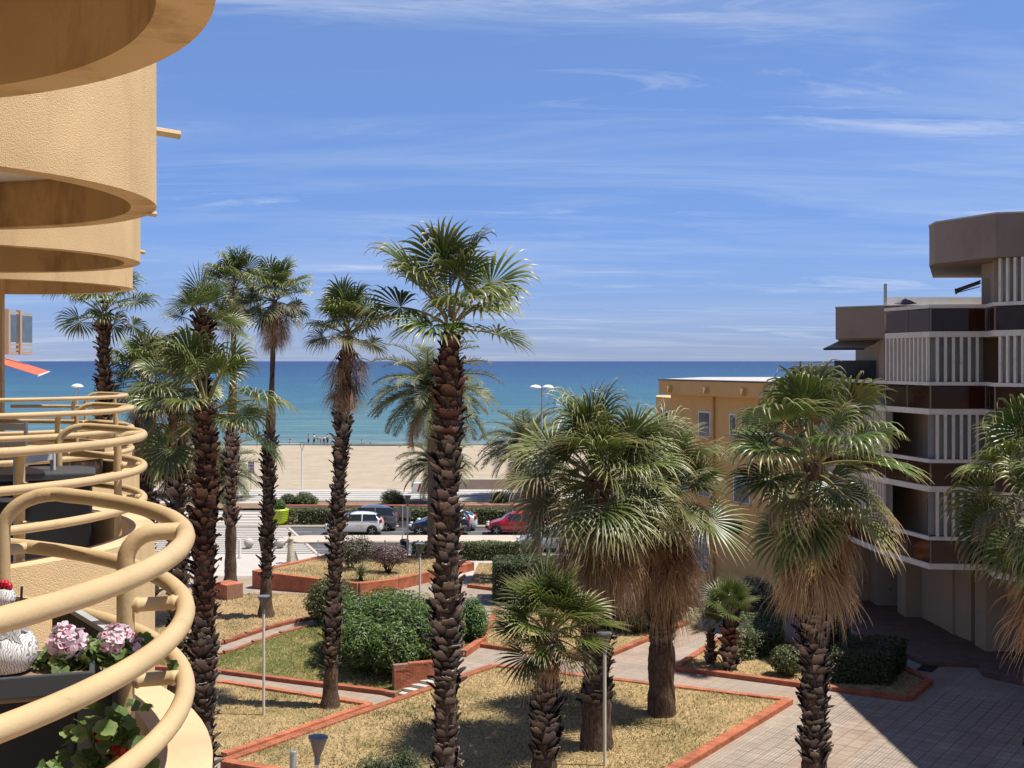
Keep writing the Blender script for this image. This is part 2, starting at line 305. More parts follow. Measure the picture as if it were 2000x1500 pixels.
def paving_mat():
    m, t, b = new_mat('ribbed pink paving'); L = t.links.new
    g = N(t, 'ShaderNodeNewGeometry'); mp = N(t, 'ShaderNodeMapping'); mp.inputs['Rotation'].default_value = (0, 0, -ANG); L(g.outputs['Position'], mp.inputs[0])
    sp = N(t, 'ShaderNodeSeparateXYZ'); L(mp.outputs[0], sp.inputs[0])
    def band(sock, period, duty, off=0.0):
        a = N(t, 'ShaderNodeMath', operation='MULTIPLY_ADD'); a.inputs[1].default_value = 1 / period; a.inputs[2].default_value = off; L(sock, a.inputs[0])
        f = N(t, 'ShaderNodeMath', operation='FRACT'); L(a.outputs[0], f.inputs[0])
        c = N(t, 'ShaderNodeMath', operation='LESS_THAN'); c.inputs[1].default_value = duty; L(f.outputs[0], c.inputs[0]); return c.outputs[0]
    rib = band(sp.outputs[1], 0.10, 0.34); jx = band(sp.outputs[0], 0.42, 0.05); jy = band(sp.outputs[1], 0.42, 0.05); wide = band(sp.outputs[1], 3.4, 0.62, 0.2); wx = band(sp.outputs[0], 6.7, 0.80, 0.5)
    def mul(a, b_):
        k = N(t, 'ShaderNodeMath', operation='MULTIPLY'); L(a, k.inputs[0]); L(b_, k.inputs[1]); return k.outputs[0]
    def mx(a, b_):
        k = N(t, 'ShaderNodeMath', operation='MAXIMUM'); L(a, k.inputs[0]); L(b_, k.inputs[1]); return k.outputs[0]
    ribs = mul(mul(rib, wide), wx); lines = mx(ribs, mx(jx, jy))
    no = N(t, 'ShaderNodeTexNoise'); no.inputs['Scale'].default_value = 0.9; no.inputs['Detail'].default_value = 8; no.inputs['Roughness'].default_value = .7; L(g.outputs['Position'], no.inputs['Vector'])
    rp = N(t, 'ShaderNodeValToRGB'); rp.color_ramp.elements[0].position = 0.32; rp.color_ramp.elements[1].position = 0.68
    rp.color_ramp.elements[0].color = (0.29, 0.23, 0.178, 1); rp.color_ramp.elements[1].color = (0.43, 0.352, 0.278, 1); L(no.outputs[0], rp.inputs[0])
    m0 = N(t, 'ShaderNodeMixRGB', blend_type='MULTIPLY'); m0.inputs[2].default_value = (0.93, 0.86, 0.82, 1); inv = N(t, 'ShaderNodeMath', operation='SUBTRACT'); inv.inputs[0].default_value = 1.0; L(wide, inv.inputs[1]); L(inv.outputs[0], m0.inputs[0]); L(rp.outputs[0], m0.inputs[1])
    m1 = N(t, 'ShaderNodeMixRGB'); L(lines, m1.inputs[0]); L(m0.outputs[0], m1.inputs[1]); m1.inputs[2].default_value = (0.262, 0.208, 0.165, 1)
    oi = N(t, 'ShaderNodeObjectInfo'); mr = N(t, 'ShaderNodeMapRange'); mr.inputs['To Min'].default_value = .93; mr.inputs['To Max'].default_value = 1.06; L(oi.outputs['Random'], mr.inputs[0])
    h = N(t, 'ShaderNodeHueSaturation'); L(mr.outputs[0], h.inputs['Value']); L(m1.outputs[0], h.inputs['Color']); L(h.outputs[0], b.inputs['Base Color'])
    sc = N(t, 'ShaderNodeMath', operation='MULTIPLY'); sc.inputs[1].default_value = -1.0; L(lines, sc.inputs[0])
    bp = N(t, 'ShaderNodeBump'); bp.inputs['Distance'].default_value = 0.004; L(sc.outputs[0], bp.inputs['Height']); L(bp.outputs[0], b.inputs['Normal'])
    b.inputs['Roughness'].default_value = 0.8; b.inputs['Specular IOR Level'].default_value = 0.25
    return m
M['paving'] = paving_mat()

def lawn_mat(name, dry, green, bias):
    m, t, b = new_mat(name); L = t.links.new
    g = N(t, 'ShaderNodeNewGeometry')
    a = N(t, 'ShaderNodeTexNoise'); a.inputs['Scale'].default_value = 0.55; a.inputs['Detail'].default_value = 10; a.inputs['Roughness'].default_value = 0.72; L(g.outputs['Position'], a.inputs['Vector'])
    c = N(t, 'ShaderNodeTexNoise'); c.inputs['Scale'].default_value = 14; c.inputs['Detail'].default_value = 4; L(g.outputs['Position'], c.inputs['Vector'])
    rp = N(t, 'ShaderNodeValToRGB'); rp.color_ramp.elements[0].position = bias - 0.10; rp.color_ramp.elements[1].position = bias + 0.10
    rp.color_ramp.elements[0].color = (*dry, 1); rp.color_ramp.elements[1].color = (*green, 1); L(a.outputs[0], rp.inputs[0])
    r2 = N(t, 'ShaderNodeValToRGB'); r2.color_ramp.elements[0].position = 0.3; r2.color_ramp.elements[1].position = 0.7
    r2.color_ramp.elements[0].color = (.55, .5, .45, 1); r2.color_ramp.elements[1].color = (1.25, 1.2, 1.1, 1); L(c.outputs[0], r2.inputs[0])
    mu = N(t, 'ShaderNodeMixRGB', blend_type='MULTIPLY'); mu.inputs[0].default_value = 1; L(rp.outputs[0], mu.inputs[1]); L(r2.outputs[0], mu.inputs[2]); L(mu.outputs[0], b.inputs['Base Color'])
    bp = N(t, 'ShaderNodeBump'); bp.inputs['Distance'].default_value = 0.05; L(c.outputs[0], bp.inputs['Height']); L(bp.outputs[0], b.inputs['Normal'])
    b.inputs['Roughness'].default_value = 0.95; b.inputs['Specular IOR Level'].default_value = 0.1
    return m
M['lawn'] = lawn_mat('parched lawn', (0.45, 0.335, 0.18), (0.19, 0.165, 0.07), 0.58)
M['lawn_green'] = lawn_mat('patchy green lawn', (0.36, 0.29, 0.13), (0.13, 0.15, 0.045), 0.46)
M['tuft'] = leaf_mat('grass blade', [(0, (0.11, 0.115, 0.035)), (0.42, (0.36, 0.275, 0.13)), (1, (0.64, 0.49, 0.28))], 0.2, 0.8, 0.0)

def struct(mb, name, m, **kw):
    return tag(mb.build(name, m, **kw), kind='structure')
def sheet(name, x0, y0, x1, y1, z, m, nx=1, ny=1, zf=None):
    mb = MB(); V = []
    for j in range(ny + 1):
        for i in range(nx + 1):
            x = x0 + (x1 - x0) * i / nx; y = y0 + (y1 - y0) * j / ny; V.append((x, y, zf(x, y) if zf else z))
    mb.add(V, [(j * (nx + 1) + i, j * (nx + 1) + i + 1, (j + 1) * (nx + 1) + i + 1, (j + 1) * (nx + 1) + i) for j in range(ny) for i in range(nx)])
    return struct(mb, name, m, smooth=zf is not None)

Y_KERB, Y_MED0, Y_MED1, Y_FAR = 71.0, 75.8, 79.0, 83.2
sheet('ground', -2500, -400, 2500, 100, -1.0, M['soil'])
plaza = sheet('plaza', -34, 26, 30, 64, 0, M['paving'], 150, 100, zg)
sheet('pavement', -34, 64, 30, Y_KERB - .3, 0, M['white_stone'])
sheet('forecourt', -60, -20, -34.02, Y_KERB - .3, -0.004, M['paving'])
sheet('forecourt_side', 30.02, -20, 80, Y_KERB - .3, -0.004, M['paving'])
sheet('forecourt_near', -33.98, -20, 29.98, 25.98, -0.004, M['paving'])
sheet('road', -300, Y_KERB, 300, Y_FAR, -0.12, M['asphalt'])
mb = MB(); mb.box((0, Y_KERB - .15, -0.06), (600, .3, .14)); struct(mb, 'kerb', M['kerb'], bevel=.02)
mb = MB(); mb.box((0, Y_FAR + .15, -0.06), (600, .3, .16)); struct(mb, 'kerb', M['kerb'], bevel=.02)
mb = MB(); mb.prism([(-14.2, Y_MED0 + .9), (-13.2, Y_MED0 + .1), (60, Y_MED0), (60, Y_MED1), (-13.2, Y_MED1 - .1), (-14.6, Y_MED1 - .9)], -.2, 0.02); struct(mb, 'median_strip', M['median'], bevel=.02)
sheet('verge', -300, Y_FAR + .3, 300, 88.5, 0.03, M['soil'])
# promenade behind its low wall, level 0.62
PZ = 0.62
mb = MB(); mb.prism([(-300, 93.2), (300, 93.2), (300, 101.5), (-300, 100.8)], -.9, PZ); struct(mb, 'promenade', M['white_stone'])
sheet('planting_bed', -300, 88.9, 300, 93.19, PZ - .08, M['soil'])
prom = bpy.data.objects['promenade']
for k in range(5):
    yy = 94.0 + k * 1.35; mb = MB(); mb.box((0, yy, PZ + .004), (300, .28, .008)); mb.build('grey_band', M['grey_stone'], prom)
def bz(x, y):
    t = (y - 99.8) / (206 - 99.8); return (PZ - .25) + (-2.75 - PZ + .25) * (t ** 1.15 if t > 0 else 0) + 0.07 * math.sin(x * .21 + y * .33) * math.sin(y * .17 + x * .05)
sheet('beach', -500, 99.8, 500, 208, 0, M['sand'], 200, 90, bz)

def sea_mat():
    m, t, b = new_mat('sea water'); L = t.links.new
    g = N(t, 'ShaderNodeNewGeometry'); sp = N(t, 'ShaderNodeSeparateXYZ'); L(g.outputs['Position'], sp.inputs[0])
    lg = N(t, 'ShaderNodeMath', operation='LOGARITHM'); lg.inputs[1].default_value = 10; L(sp.outputs[1], lg.inputs[0])
    # shoals and deeper channels wander
    ns = N(t, 'ShaderNodeTexNoise'); ns.inputs['Scale'].default_value = 1.0; ns.inputs['Detail'].default_value = 5
    mpn = N(t, 'ShaderNodeMapping'); mpn.inputs['Scale'].default_value = (0.006, 0.022, 1); L(g.outputs['Position'], mpn.inputs[0]); L(mpn.outputs[0], ns.inputs['Vector'])
    ad = N(t, 'ShaderNodeMath', operation='MULTIPLY_ADD'); ad.inputs[1].default_value = 0.22; L(ns.outputs[0], ad.inputs[0]); L(lg.outputs[0], ad.inputs[2])
    mr = N(t, 'ShaderNodeMapRange'); mr.inputs['From Min'].default_value = 2.30 + .11; mr.inputs['From Max'].default_value = 4.1 + .11; L(ad.outputs[0], mr.inputs[0])
    rp = N(t, 'ShaderNodeValToRGB'); cr = rp.color_ramp
    stops = [(0.0, (0.15, 0.21, 0.185)), (0.05, (0.090, 0.185, 0.185)), (0.18, (0.045, 0.135, 0.170)), (0.42, (0.020, 0.075, 0.145)), (0.70, (0.011, 0.040, 0.110)), (1.0, (0.008, 0.028, 0.090))]
    while len(cr.elements) < len(stops): cr.elements.new(.5)
    for e, (p, c) in zip(cr.elements, stops): e.position = p; e.color = (*c, 1)
    L(mr.outputs[0], rp.inputs[0])
    # broken foam near the shore: streaks parallel to it
    mf = N(t, 'ShaderNodeMapping'); mf.inputs['Scale'].default_value = (0.05, 0.5, 1); L(g.outputs['Position'], mf.inputs[0])
    nf = N(t, 'ShaderNodeTexNoise'); nf.inputs['Scale'].default_value = 1.0; nf.inputs['Detail'].default_value = 6; nf.inputs['Roughness'].default_value = .65; L(mf.outputs[0], nf.inputs['Vector'])
    rf = N(t, 'ShaderNodeValToRGB'); rf.color_ramp.elements[0].position = .62; rf.color_ramp.elements[1].position = .68; L(nf.outputs[0], rf.inputs[0])
    nr = N(t, 'ShaderNodeMapRange'); nr.inputs['From Min'].default_value = 228; nr.inputs['From Max'].default_value = 206; L(sp.outputs[1], nr.inputs[0])
    fm = N(t, 'ShaderNodeMath', operation='MULTIPLY'); L(rf.outputs[0], fm.inputs[0]); L(nr.outputs[0], fm.inputs[1])
    mq = N(t, 'ShaderNodeMapping'); mq.inputs['Scale'].default_value = (0.035, 0.22, 1); L(g.outputs['Position'], mq.inputs[0])
    nq = N(t, 'ShaderNodeTexNoise'); nq.inputs['Scale'].default_value = 1.0; nq.inputs['Detail'].default_value = 8; nq.inputs['Roughness'].default_value = .75; L(mq.outputs[0], nq.inputs['Vector'])
    rq = N(t, 'ShaderNodeValToRGB'); rq.color_ramp.elements[0].position = .36; rq.color_ramp.elements[0].color = (.55, .60, .66, 1); rq.color_ramp.elements[1].position = .66; rq.color_ramp.elements[1].color = (1.5, 1.42, 1.3, 1); L(nq.outputs[0], rq.inputs[0])
    mw = N(t, 'ShaderNodeMixRGB', blend_type='MULTIPLY'); mw.inputs[0].default_value = 1.0; L(rp.outputs[0], mw.inputs[1]); L(rq.outputs[0], mw.inputs[2])
    mx = N(t, 'ShaderNodeMixRGB'); L(fm.outputs[0], mx.inputs[0]); L(mw.outputs[0], mx.inputs[1]); mx.inputs[2].default_value = (.62, .64, .62, 1)
    L(mx.outputs[0], b.inputs['Base Color']); b.inputs['Roughness'].default_value = 0.28; b.inputs['IOR'].default_value = 1.33; b.inputs['Specular IOR Level'].default_value = 0.30
    w1 = N(t, 'ShaderNodeMapping'); w1.inputs['Scale'].default_value = (0.16, 0.42, 1); w1.inputs['Rotation'].default_value = (0, 0, R_(-14)); L(g.outputs['Position'], w1.inputs[0])
    wn = N(t, 'ShaderNodeTexNoise'); wn.inputs['Scale'].default_value = 1.0; wn.inputs['Detail'].default_value = 7; wn.inputs['Roughness'].default_value = .62; L(w1.outputs[0], wn.inputs['Vector'])
    bp = N(t, 'ShaderNodeBump'); bp.inputs['Distance'].default_value = 1.3; bp.inputs['Strength'].default_value = 1.0; L(wn.outputs[0], bp.inputs['Height']); L(bp.outputs[0], b.inputs['Normal'])
    return m
M['sea'] = sea_mat()
sheet('sea', -40000, 200, 40000, 60000, -2.42, M['sea'])

# zebra crossing: wide white bands on a grey apron
cross = tag(link('crossing', MB().prism([gp(395, 1092), gp(633, 1090), gp(556, 1021), gp(395, 1021)], -.13, -.105).mesh('crossing', M['grey_stone'])), kind='structure')
yn = gp(500, 1090)[1]; yf = gp(500, 1021)[1]; kk = 0; y = yn + .1
while y < yf - .2:
    if not (Y_MED0 - .1 < y < Y_MED0 + .05):
        t_ = (y - yn) / (yf - yn); xr = gp(633, 1090)[0] * (1 - t_) + gp(556, 1021)[0] * t_ - .25
        mb = MB(); mb.box(((xr - 26) / 2, y + .24, -.098), (26 + xr, .46, .008)); mb.build('white_stripe', M['white_stone'], cross)
    y += .80
mb = MB(); a, b_ = gp(633, 1090), gp(556, 1021); dv = math.atan2(b_[1] - a[1], b_[0] - a[0])
mb.box(((a[0] + b_[0]) / 2, (a[1] + b_[1]) / 2, -.09), (math.hypot(b_[0] - a[0], b_[1] - a[1]), .18, .02), dv); mb.build('border_strip', M['median'], cross)
# terrace of white slabs with grey bands between the crossing and the promenade
mb = MB(); mb.prism([(-40, Y_FAR + .31), (xat(520, 84), Y_FAR + .31), (xat(532, 93), 93.15), (-40, 93.15)], -.1, lambda x, y: .05 + (y - Y_FAR) * .055)
ter = struct(mb, 'ramp_terrace', M['white_stone'])
for k in range(8):
    yy = Y_FAR + 1.0 + k * 1.1; mb = MB(); z = .05 + (yy - Y_FAR) * .055
    mb.box(((xat(518, yy) - 36) / 2, yy, z + .004), (36 + xat(518, yy), .3, .01)); mb.build('grey_band', M['grey_stone'], ter)

# ------------------------------------------------------------------ brick edgings and lawns
UB = MB()
for q in range(1): UB.box((0, 0, 0), (1, 1, 1))
brick_mesh = UB.mesh('brick', M['brick'])
def edging(name, label, path, top, height, thick=.26, cap=True, single=False, closed=False, base=None, group=None):
    """running-bond brick wall along a path; top(x,y) gives the level of its upper face"""
    th = top if callable(top) else (lambda x, y: top)
    root = empty(name, (path[0][0], path[0][1], th(*path[0]) - height), 0, label, 'brick edging', group)
    ox, oy, oz = root.location
    P = list(path) + ([path[0]] if closed else [])
    core = MB(); br = []
    for i in range(len(P) - 1):
        a, b = P[i], P[i + 1]; L = math.hypot(b[0] - a[0], b[1] - a[1]); rz = math.atan2(b[1] - a[1], b[0] - a[0]); c, s_ = math.cos(rz), math.sin(rz)
        nseg = max(1, int(L / 1.0))
        for k in range(nseg):
            u0, u1 = L * k / nseg, L * (k + 1) / nseg; um = (u0 + u1) / 2; x, y = a[0] + c * um, a[1] + s_ * um
            core.box((x - ox, y - oy, th(x, y) - height / 2 - .018 - oz), (u1 - u0 + .002, thick - .03, height - .02 + .004 * (k % 2)), rz)
        H = .066; nc = max(1, int(round((height - (.075 if cap else 0)) / H)))
        if cap:
            u = 0.0
            while u < L - .02:
                w = min(.112, L - u); x, y = a[0] + c * (u + w / 2), a[1] + s_ * (u + w / 2)
                br.append((x - ox, y - oy, th(x, y) - .036 - oz + rnd.uniform(-.003, .003), w - .010, thick + rnd.uniform(-.01, .012), .066, rz)); u += .112
        for k in range(nc):
            u = -.11 if k % 2 else 0.0; z = -(.075 if cap else 0) - (k + .5) * H
            while u < L - .01:
                u0 = max(0, u); u1 = min(L, u + .225)
                if u1 - u0 > .03:
                    x, y = a[0] + c * (u0 + u1) / 2, a[1] + s_ * (u0 + u1) / 2
                    br.append((x - ox, y - oy, th(x, y) + z - oz, u1 - u0 - .012, thick - .016 + rnd.uniform(-.003, .005), H - .012, rz))
                u += .225
    core.build('mortar', M['mortar'], root)
    br.sort(key=lambda q: (q[0] + ox) ** 2 + (q[1] + oy) ** 2)
    if single:
        for q in br[:300]: link('brick', brick_mesh, root, q[:3], (0, 0, q[6]), q[3:6])
        br = br[300:]
    if br:
        mb = MB()
        for q in br: mb.box(q[:3], q[3:6], q[6])
        tag(mb.build('brick_courses', M['brick'], root), kind='stuff')
    return root
def poly_in(p, poly):
    x, y = p; c = False; n = len(poly)
    for i in range(n):
        x1, y1 = poly[i]; x2, y2 = poly[(i + 1) % n]
        if (y1 > y) != (y2 > y) and x < (x2 - x1) * (y - y1) / (y2 - y1) + x1: c = not c
    return c
def lawn(poly, zf, dens, size=.075, name='lawn', label=None, green=0.0):
    bm = bmesh.new(); vs_ = [bm.verts.new((x, y, 0)) for x, y in poly]; bm.faces.new(vs_)
    xs = [p[0] for p in poly]; ys = [p[1] for p in poly]
    for k in np.arange(min(xs), max(xs), .7): bmesh.ops.bisect_plane(bm, geom=bm.verts[:] + bm.edges[:] + bm.faces[:], plane_co=(k, 0, 0), plane_no=(1, 0, 0))
    for k in np.arange(min(ys), max(ys), .7): bmesh.ops.bisect_plane(bm, geom=bm.verts[:] + bm.edges[:] + bm.faces[:], plane_co=(0, k, 0), plane_no=(0, 1, 0))
    for v in bm.verts: v.co.z = zf(v.co.x, v.co.y) + .015 * math.sin(v.co.x * 1.7 + v.co.y) * math.sin(v.co.y * 1.3)
    bmesh.ops.recalc_face_normals(bm, faces=bm.faces)
    for f in bm.faces:
        if f.normal.z < 0: f.normal_flip()
    me = bpy.data.meshes.new(name); bm.to_mesh(me); bm.free(); me.materials.append(M['lawn_green'] if green > .2 else M['lawn']); me.polygons.foreach_set('use_smooth', [True] * len(me.polygons))
    o = tag(link(name, me), kind='structure')
    area = abs(sum(poly[i][0] * poly[(i + 1) % len(poly)][1] - poly[(i + 1) % len(poly)][0] * poly[i][1] for i in range(len(poly)))) / 2
    rs = np.random.RandomState(int(area * 100) % 9999); n = int(area * dens)
    X = rs.uniform(min(xs), max(xs), n * 3); Y = rs.uniform(min(ys), max(ys), n * 3); V = []; Fs = []; A = []; c = 0
    for x, y in zip(X, Y):
        if c >= n: break
        if not poly_in((x, y), poly): continue
        c += 1
        # patches: dry straw and greener clumps
        g = .5 + .5 * math.sin(x * .9 + 1.3 * math.sin(y * .7)) * math.sin(y * .8 + 1.1 * math.sin(x * .6)); g = min(1, max(0, 1.15 - green - g * 1.15 + rs.normal(0, .30)))
        z = zf(x, y); a = rs.uniform(0, 6.28); h = size * rs.uniform(.5, 1.5); ww = size * .16
        lx, ly = rs.normal(0, size * .9), rs.normal(0, size * .9); ca, sa = math.cos(a) * ww, math.sin(a) * ww
        b = len(V); V += [(x - ca, y - sa, z), (x + ca, y + sa, z), (x + lx, y + ly, z + h)]; A += [g * .8, g * .8, g]; Fs.append((b, b + 1, b + 2))
    mb = MB(); mb.v, mb.f, mb.m, mb.a = V, Fs, [0] * len(Fs), A
    tag(mb.build('grass', M['tuft'], attr='tip'), label or 'short dry grass', 'grass', kind='stuff')
    return o
def inset_fun(z): return lambda x, y: z

# front lawn
lawn([LA, LB, LC, LD], lambda x, y: .10, 170, .085, green=.10, label='straw coloured grass of the wide lawn under the twin shaggy palms')
edging('brick_edging', 'low red brick wall between the wide lawn and the ribbed plaza in the building shade', [LC, LD], .17, .36, .34, single=True)
edging('brick_edging', 'red brick border along the far side of the wide lawn beside the paved path', [LB, LC], .16, .22, .26)
edging('brick_edging', 'long red brick border running from the lawn corner down past the brick stairs', [LB, LA], .16, .85, .30)
edging('brick_edging', 'red brick border closing the wide lawn beside the smoked glass lamp', [LA, LD], .16, .5, .30)
zl = lambda k: (lambda x, y: zg(x, y) + k)
# lower lawn with the lamp and the slim palm
def gz(px, py, k=0.0):                       # a pixel on the sloping garden level
    z = -.3
    for _ in range(12): x, y = gp(px, py, z + k); z = zg(x, y)
    return (x, y)
Q1 = gz(437, 1470, .15); Q2 = gz(723, 1373, .15); Q3 = gz(440, 1335, .05); Q3b = (Q3[0] - 6, Q3[1] + .4); Q4 = (Q1[0] - 6, Q1[1] + 1)
lawn([Q1, Q2, Q3, Q3b, Q4], zl(.07), 150, .085, label='dry grass of the low lawn around the slender lamp post')
edging('brick_edging', 'red brick border of the low lawn with the slender lamp post', [Q1, Q2, Q3, Q3b], zl(.15), .30, .26)
# middle lawn with the oleander
P1 = gz(437, 1308, .15); P1b = (P1[0] - 7, P1[1] + 1.6); P2 = gz(775, 1353, .15); P3 = gz(945, 1250, .1); P4 = gz(600, 1222, .1); P5 = gz(437, 1275, .1); P5b = (P5[0] - 7, P5[1] - 1)
lawn([P1b, P1, P2, P3, gz(830, 1190, .1), P4, P5, P5b], zl(.08), 150, .085, label='patchy green grass of the lawn in front of the oleander', green=.38)
edging('brick_edging', 'red brick retaining border below the oleander lawn', [P1b, P1, P2], zl(.15), .38, .26)
edging('brick_edging', 'red brick border between the oleander lawn and the upper sloping path', [P5b, P5, P4], zl(.13), .25, .24)
edging('brick_edging', 'short red brick border from the stair top to the oleander foot', [gz(905, 1278, .1), P3], zl(.25), .35, .26)
# stepped brick wall beside the stairs
W0 = gz(768, 1350, .1); W1 = gz(872, 1283, .5)
def wtop(x, y):
    u = ((x - W0[0]) * E1[0] + (y - W0[1]) * E1[1]); return .42 if u > .45 else .26
edging('stair_wall', 'stepped red brick wall rising beside the garden stairs', [W0, W1], wtop, 1.05, .28, single=True)
# upper left lawn
U1 = gz(437, 1252, .12); U2 = gz(640, 1200, .12); U3 = gz(640, 1160, .05); U4 = gz(430, 1160, .05); U1b = (U1[0] - 8, U1[1] - 2.4)
lawn([U1b, U1, U2, U3, U4, (U4[0] - 8, U4[1])], zl(.06), 130, .085, label='dry grass around the two tall smooth-footed palms')
edging('brick_edging', 'red brick border of the lawn with two tall smooth-footed palms', [U1b, U1, U2], zl(.14), .28, .26)
# stairs
st = empty('garden_stairs', (*gz(812, 1335), -.65), 0, 'short flight of pale stone garden stairs between brick borders', 'stairs')
for k in range(6):
    r0 = RB - 2.95 + k * .27; zt = -.65 + (k + 1) * .108
    q = 1.22; cx = LA[0] + EL[0] * q; cy = LA[1] + EL[1] * q; rr = cx * E1[0] + cy * E1[1]; d = r0 - rr + .18
    x, y = cx + E1[0] * d, cy + E1[1] * d
    mb = MB(); mb.box((0, 0, 0), (.36, 2.0, .10)); mb.build('step', M['kerb'], st, loc=(x - st.location.x, y - st.location.y, zt - .05 - st.location.z), rot=(0, 0, ANG), bevel=.012)
# raised bed with the purple bushes: high wall on the left, low on the right
B1 = gp(497, 1115, .85); B2 = gp(700, 1136, .7); B3 = gp(775, 1134, .45); B4 = gp(922, 1099, .40); B5 = gp(845, 1092, .35); B6 = gp(650, 1088, .55)
def bedz(x, y): return .85 - .45 * min(1, max(0, (x - B1[0]) / (B4[0] - B1[0])))
lawn([B1, B2, B3, B4, B5, B6], lambda x, y: bedz(x, y) - .06, 120, .09, label='dry grass of the raised bed with the purple bushes')
edging('brick_edging', 'high red brick wall of the raised bed with purple bushes', [B6, B1, B2, B3], lambda x, y: bedz(x, y) + .02, .92, .30)
edging('brick_edging', 'lower red brick wall of the raised bed facing the clipped block hedge', [B3, B4, B5, B6], lambda x, y: bedz(x, y) + .02, .60, .30)
G1 = gp(915, 1143, .1); G2 = gp(985, 1152, .1); G3 = gp(1100, 1100, .1); G4 = gp(935, 1099, .1)
lawn([G1, G2, gp(1110, 1165, .1), G3, G4], lambda x, y: .08, 120, .09, label='straw patch at the foot of the clipped block hedge')
edging('brick_edging', 'red brick border in front of the clipped block hedge', [G1, G2, gp(1110, 1165, .1)], .16, .26, .24)
edging('low_pillar_wall', 'short red brick garden wall at the foot of a tall palm', [gz(432, 1137, .7), gz(459, 1143, .7)], .75, .9, .9)
# bed behind the small fan palm
H1 = gp(938, 1257, .12); H2 = gp(1160, 1288, .12); H3 = gp(1345, 1212, .12); H4 = gp(1180, 1175, .12); H5 = gp(972, 1186, .12)
lawn([H1, H2, H3, H4, H5], lambda x, y: .07, 130, .085, label='dry grass of the bed behind the small fan palm')
edging('brick_edging', 'red brick border of the triangular bed behind the small fan palm', [H1, H2, H3], .15, .24, .26)
edging('brick_edging', 'red brick border at the rear left of the triangular bed', [H1, H5], .15, .24, .26)
# shaded bed on the right
K1 = gp(1318, 1301, .15); K2 = gp(1773, 1360, .15); K3 = gp(1815, 1327, .15); K4 = gp(1690, 1262, .15); K5 = gp(1405, 1246, .15)
lawn([K1, K2, K3, K4, K5], lambda x, y: .08, 110, .085, label='sparse grass of the bed with hedges and two little palms')
edging('brick_edging', 'red brick border in front of the bed with hedges and little palms', [K1, K2, K3], .17, .28, .28)
edging('brick_edging', 'broken red brick border behind the bed with the little palms', [K3, K4, K5, K1], .15, .24, .26)
S1 = gp(1560, 1262, .1); S2 = gp(1700, 1243, .1); S3 = gp(1640, 1205, .1)
edging('brick_edging', 'red brick corner of the bed near the shaded columns', [S1, S2, S3], .16, .24, .26)
# paving tiles near the camera, each its own slab
tm = MB(); tm.box((0, 0, -.015), (1, 1, .03)); tile_mesh = tm.mesh('paving_tile', M['paving'])
T = .42; cand = []
for i in range(-10, 40):
    for j in range(-60, 40):
        u = (math.floor((LC[0] * E1[0] + LC[1] * E1[1]) / T) - 30 + i) * T + T / 2; v = j * T + T / 2
        x, y = E1[0] * u + EL[0] * v, E1[1] * u + EL[1] * v
        if y < 33 or x / y > .43: continue
        # right of the lawn edge, short of the bed
        e = (x - LC[0]) * EL[0] + (y - LC[1]) * EL[1]
        if e > -.45: continue
        if poly_in((x, y), [K1, (K2[0], K2[1] - .4), (K3[0] + .5, K3[1]), K4, K5]) or y > 46: continue
        cand.append((x * x + y * y, x, y))
cand.sort()
for d_, x, y in cand[:300]: link('paving_tile', tile_mesh, plaza, (x, y, .032 + rnd.uniform(-.002, .002)), (rnd.uniform(-.004, .004), rnd.uniform(-.004, .004), ANG), (T - .009, T - .009, 1))
mb = MB()
for d_, x, y in cand[300:]: mb.box((x, y, .017 + rnd.uniform(-.002, .002)), (T - .014, T - .014, .03), ANG)
if mb.v: tag(mb.build('paving_tiles', M['paving'], plaza), kind='stuff')
mb = MB(); x, y = gp(1812, 1306); mb.box((x, y, .036), (.9, .55, .012), ANG); mb.build('drain_cover', M['dark_metal'], plaza)

# ------------------------------------------------------------------ apricot apartment block with the round balconies
UU = Vector((-.3094, .9509, 0)); NN = Vector((.9509, .3094, 0)); UANG = math.atan2(UU.y, UU.x)
def st(s, t, z=0.0): return UU * s + NN * t + Vector((0, 0, z))
CT = -1.75; CS = [3.83 + 5.14 * k for k in range(4)]; RR = 1.958
def ringpt(cs, th, r, z): return st(cs + r * math.sin(th), CT + r * math.cos(th), z)
root_b = empty('balcony_building', st(10, -6), 0, 'apricot apartment block with round stuccoed balconies and cream tubular rails', 'building')
O_ = -root_b.location
def part(mb, name, m, parent=None, **kw):
    o = mb.build(name, m, parent or root_b, **kw)
    if parent is None: o.location = O_
    return o
S0, S1_, TW = -9.0, 21.0, -2.6
def quadbox(mb, s0, s1, t0, t1, z0, z1, mi=0):
    mb.prism([st(s0, t0)[:2], st(s1, t0)[:2], st(s1, t1)[:2], st(s0, t1)[:2]], z0, z1, mi)
mb = MB(); quadbox(mb, S0, S1_, -14, TW, 0, 17); part(mb, 'wall', M['smooth_stucco'])
mb = MB(); quadbox(mb, S1_ - .42, S1_ + .02, TW - .1, -1.62, 0, 15); part(mb, 'end_pillar', M['smooth_stucco'])
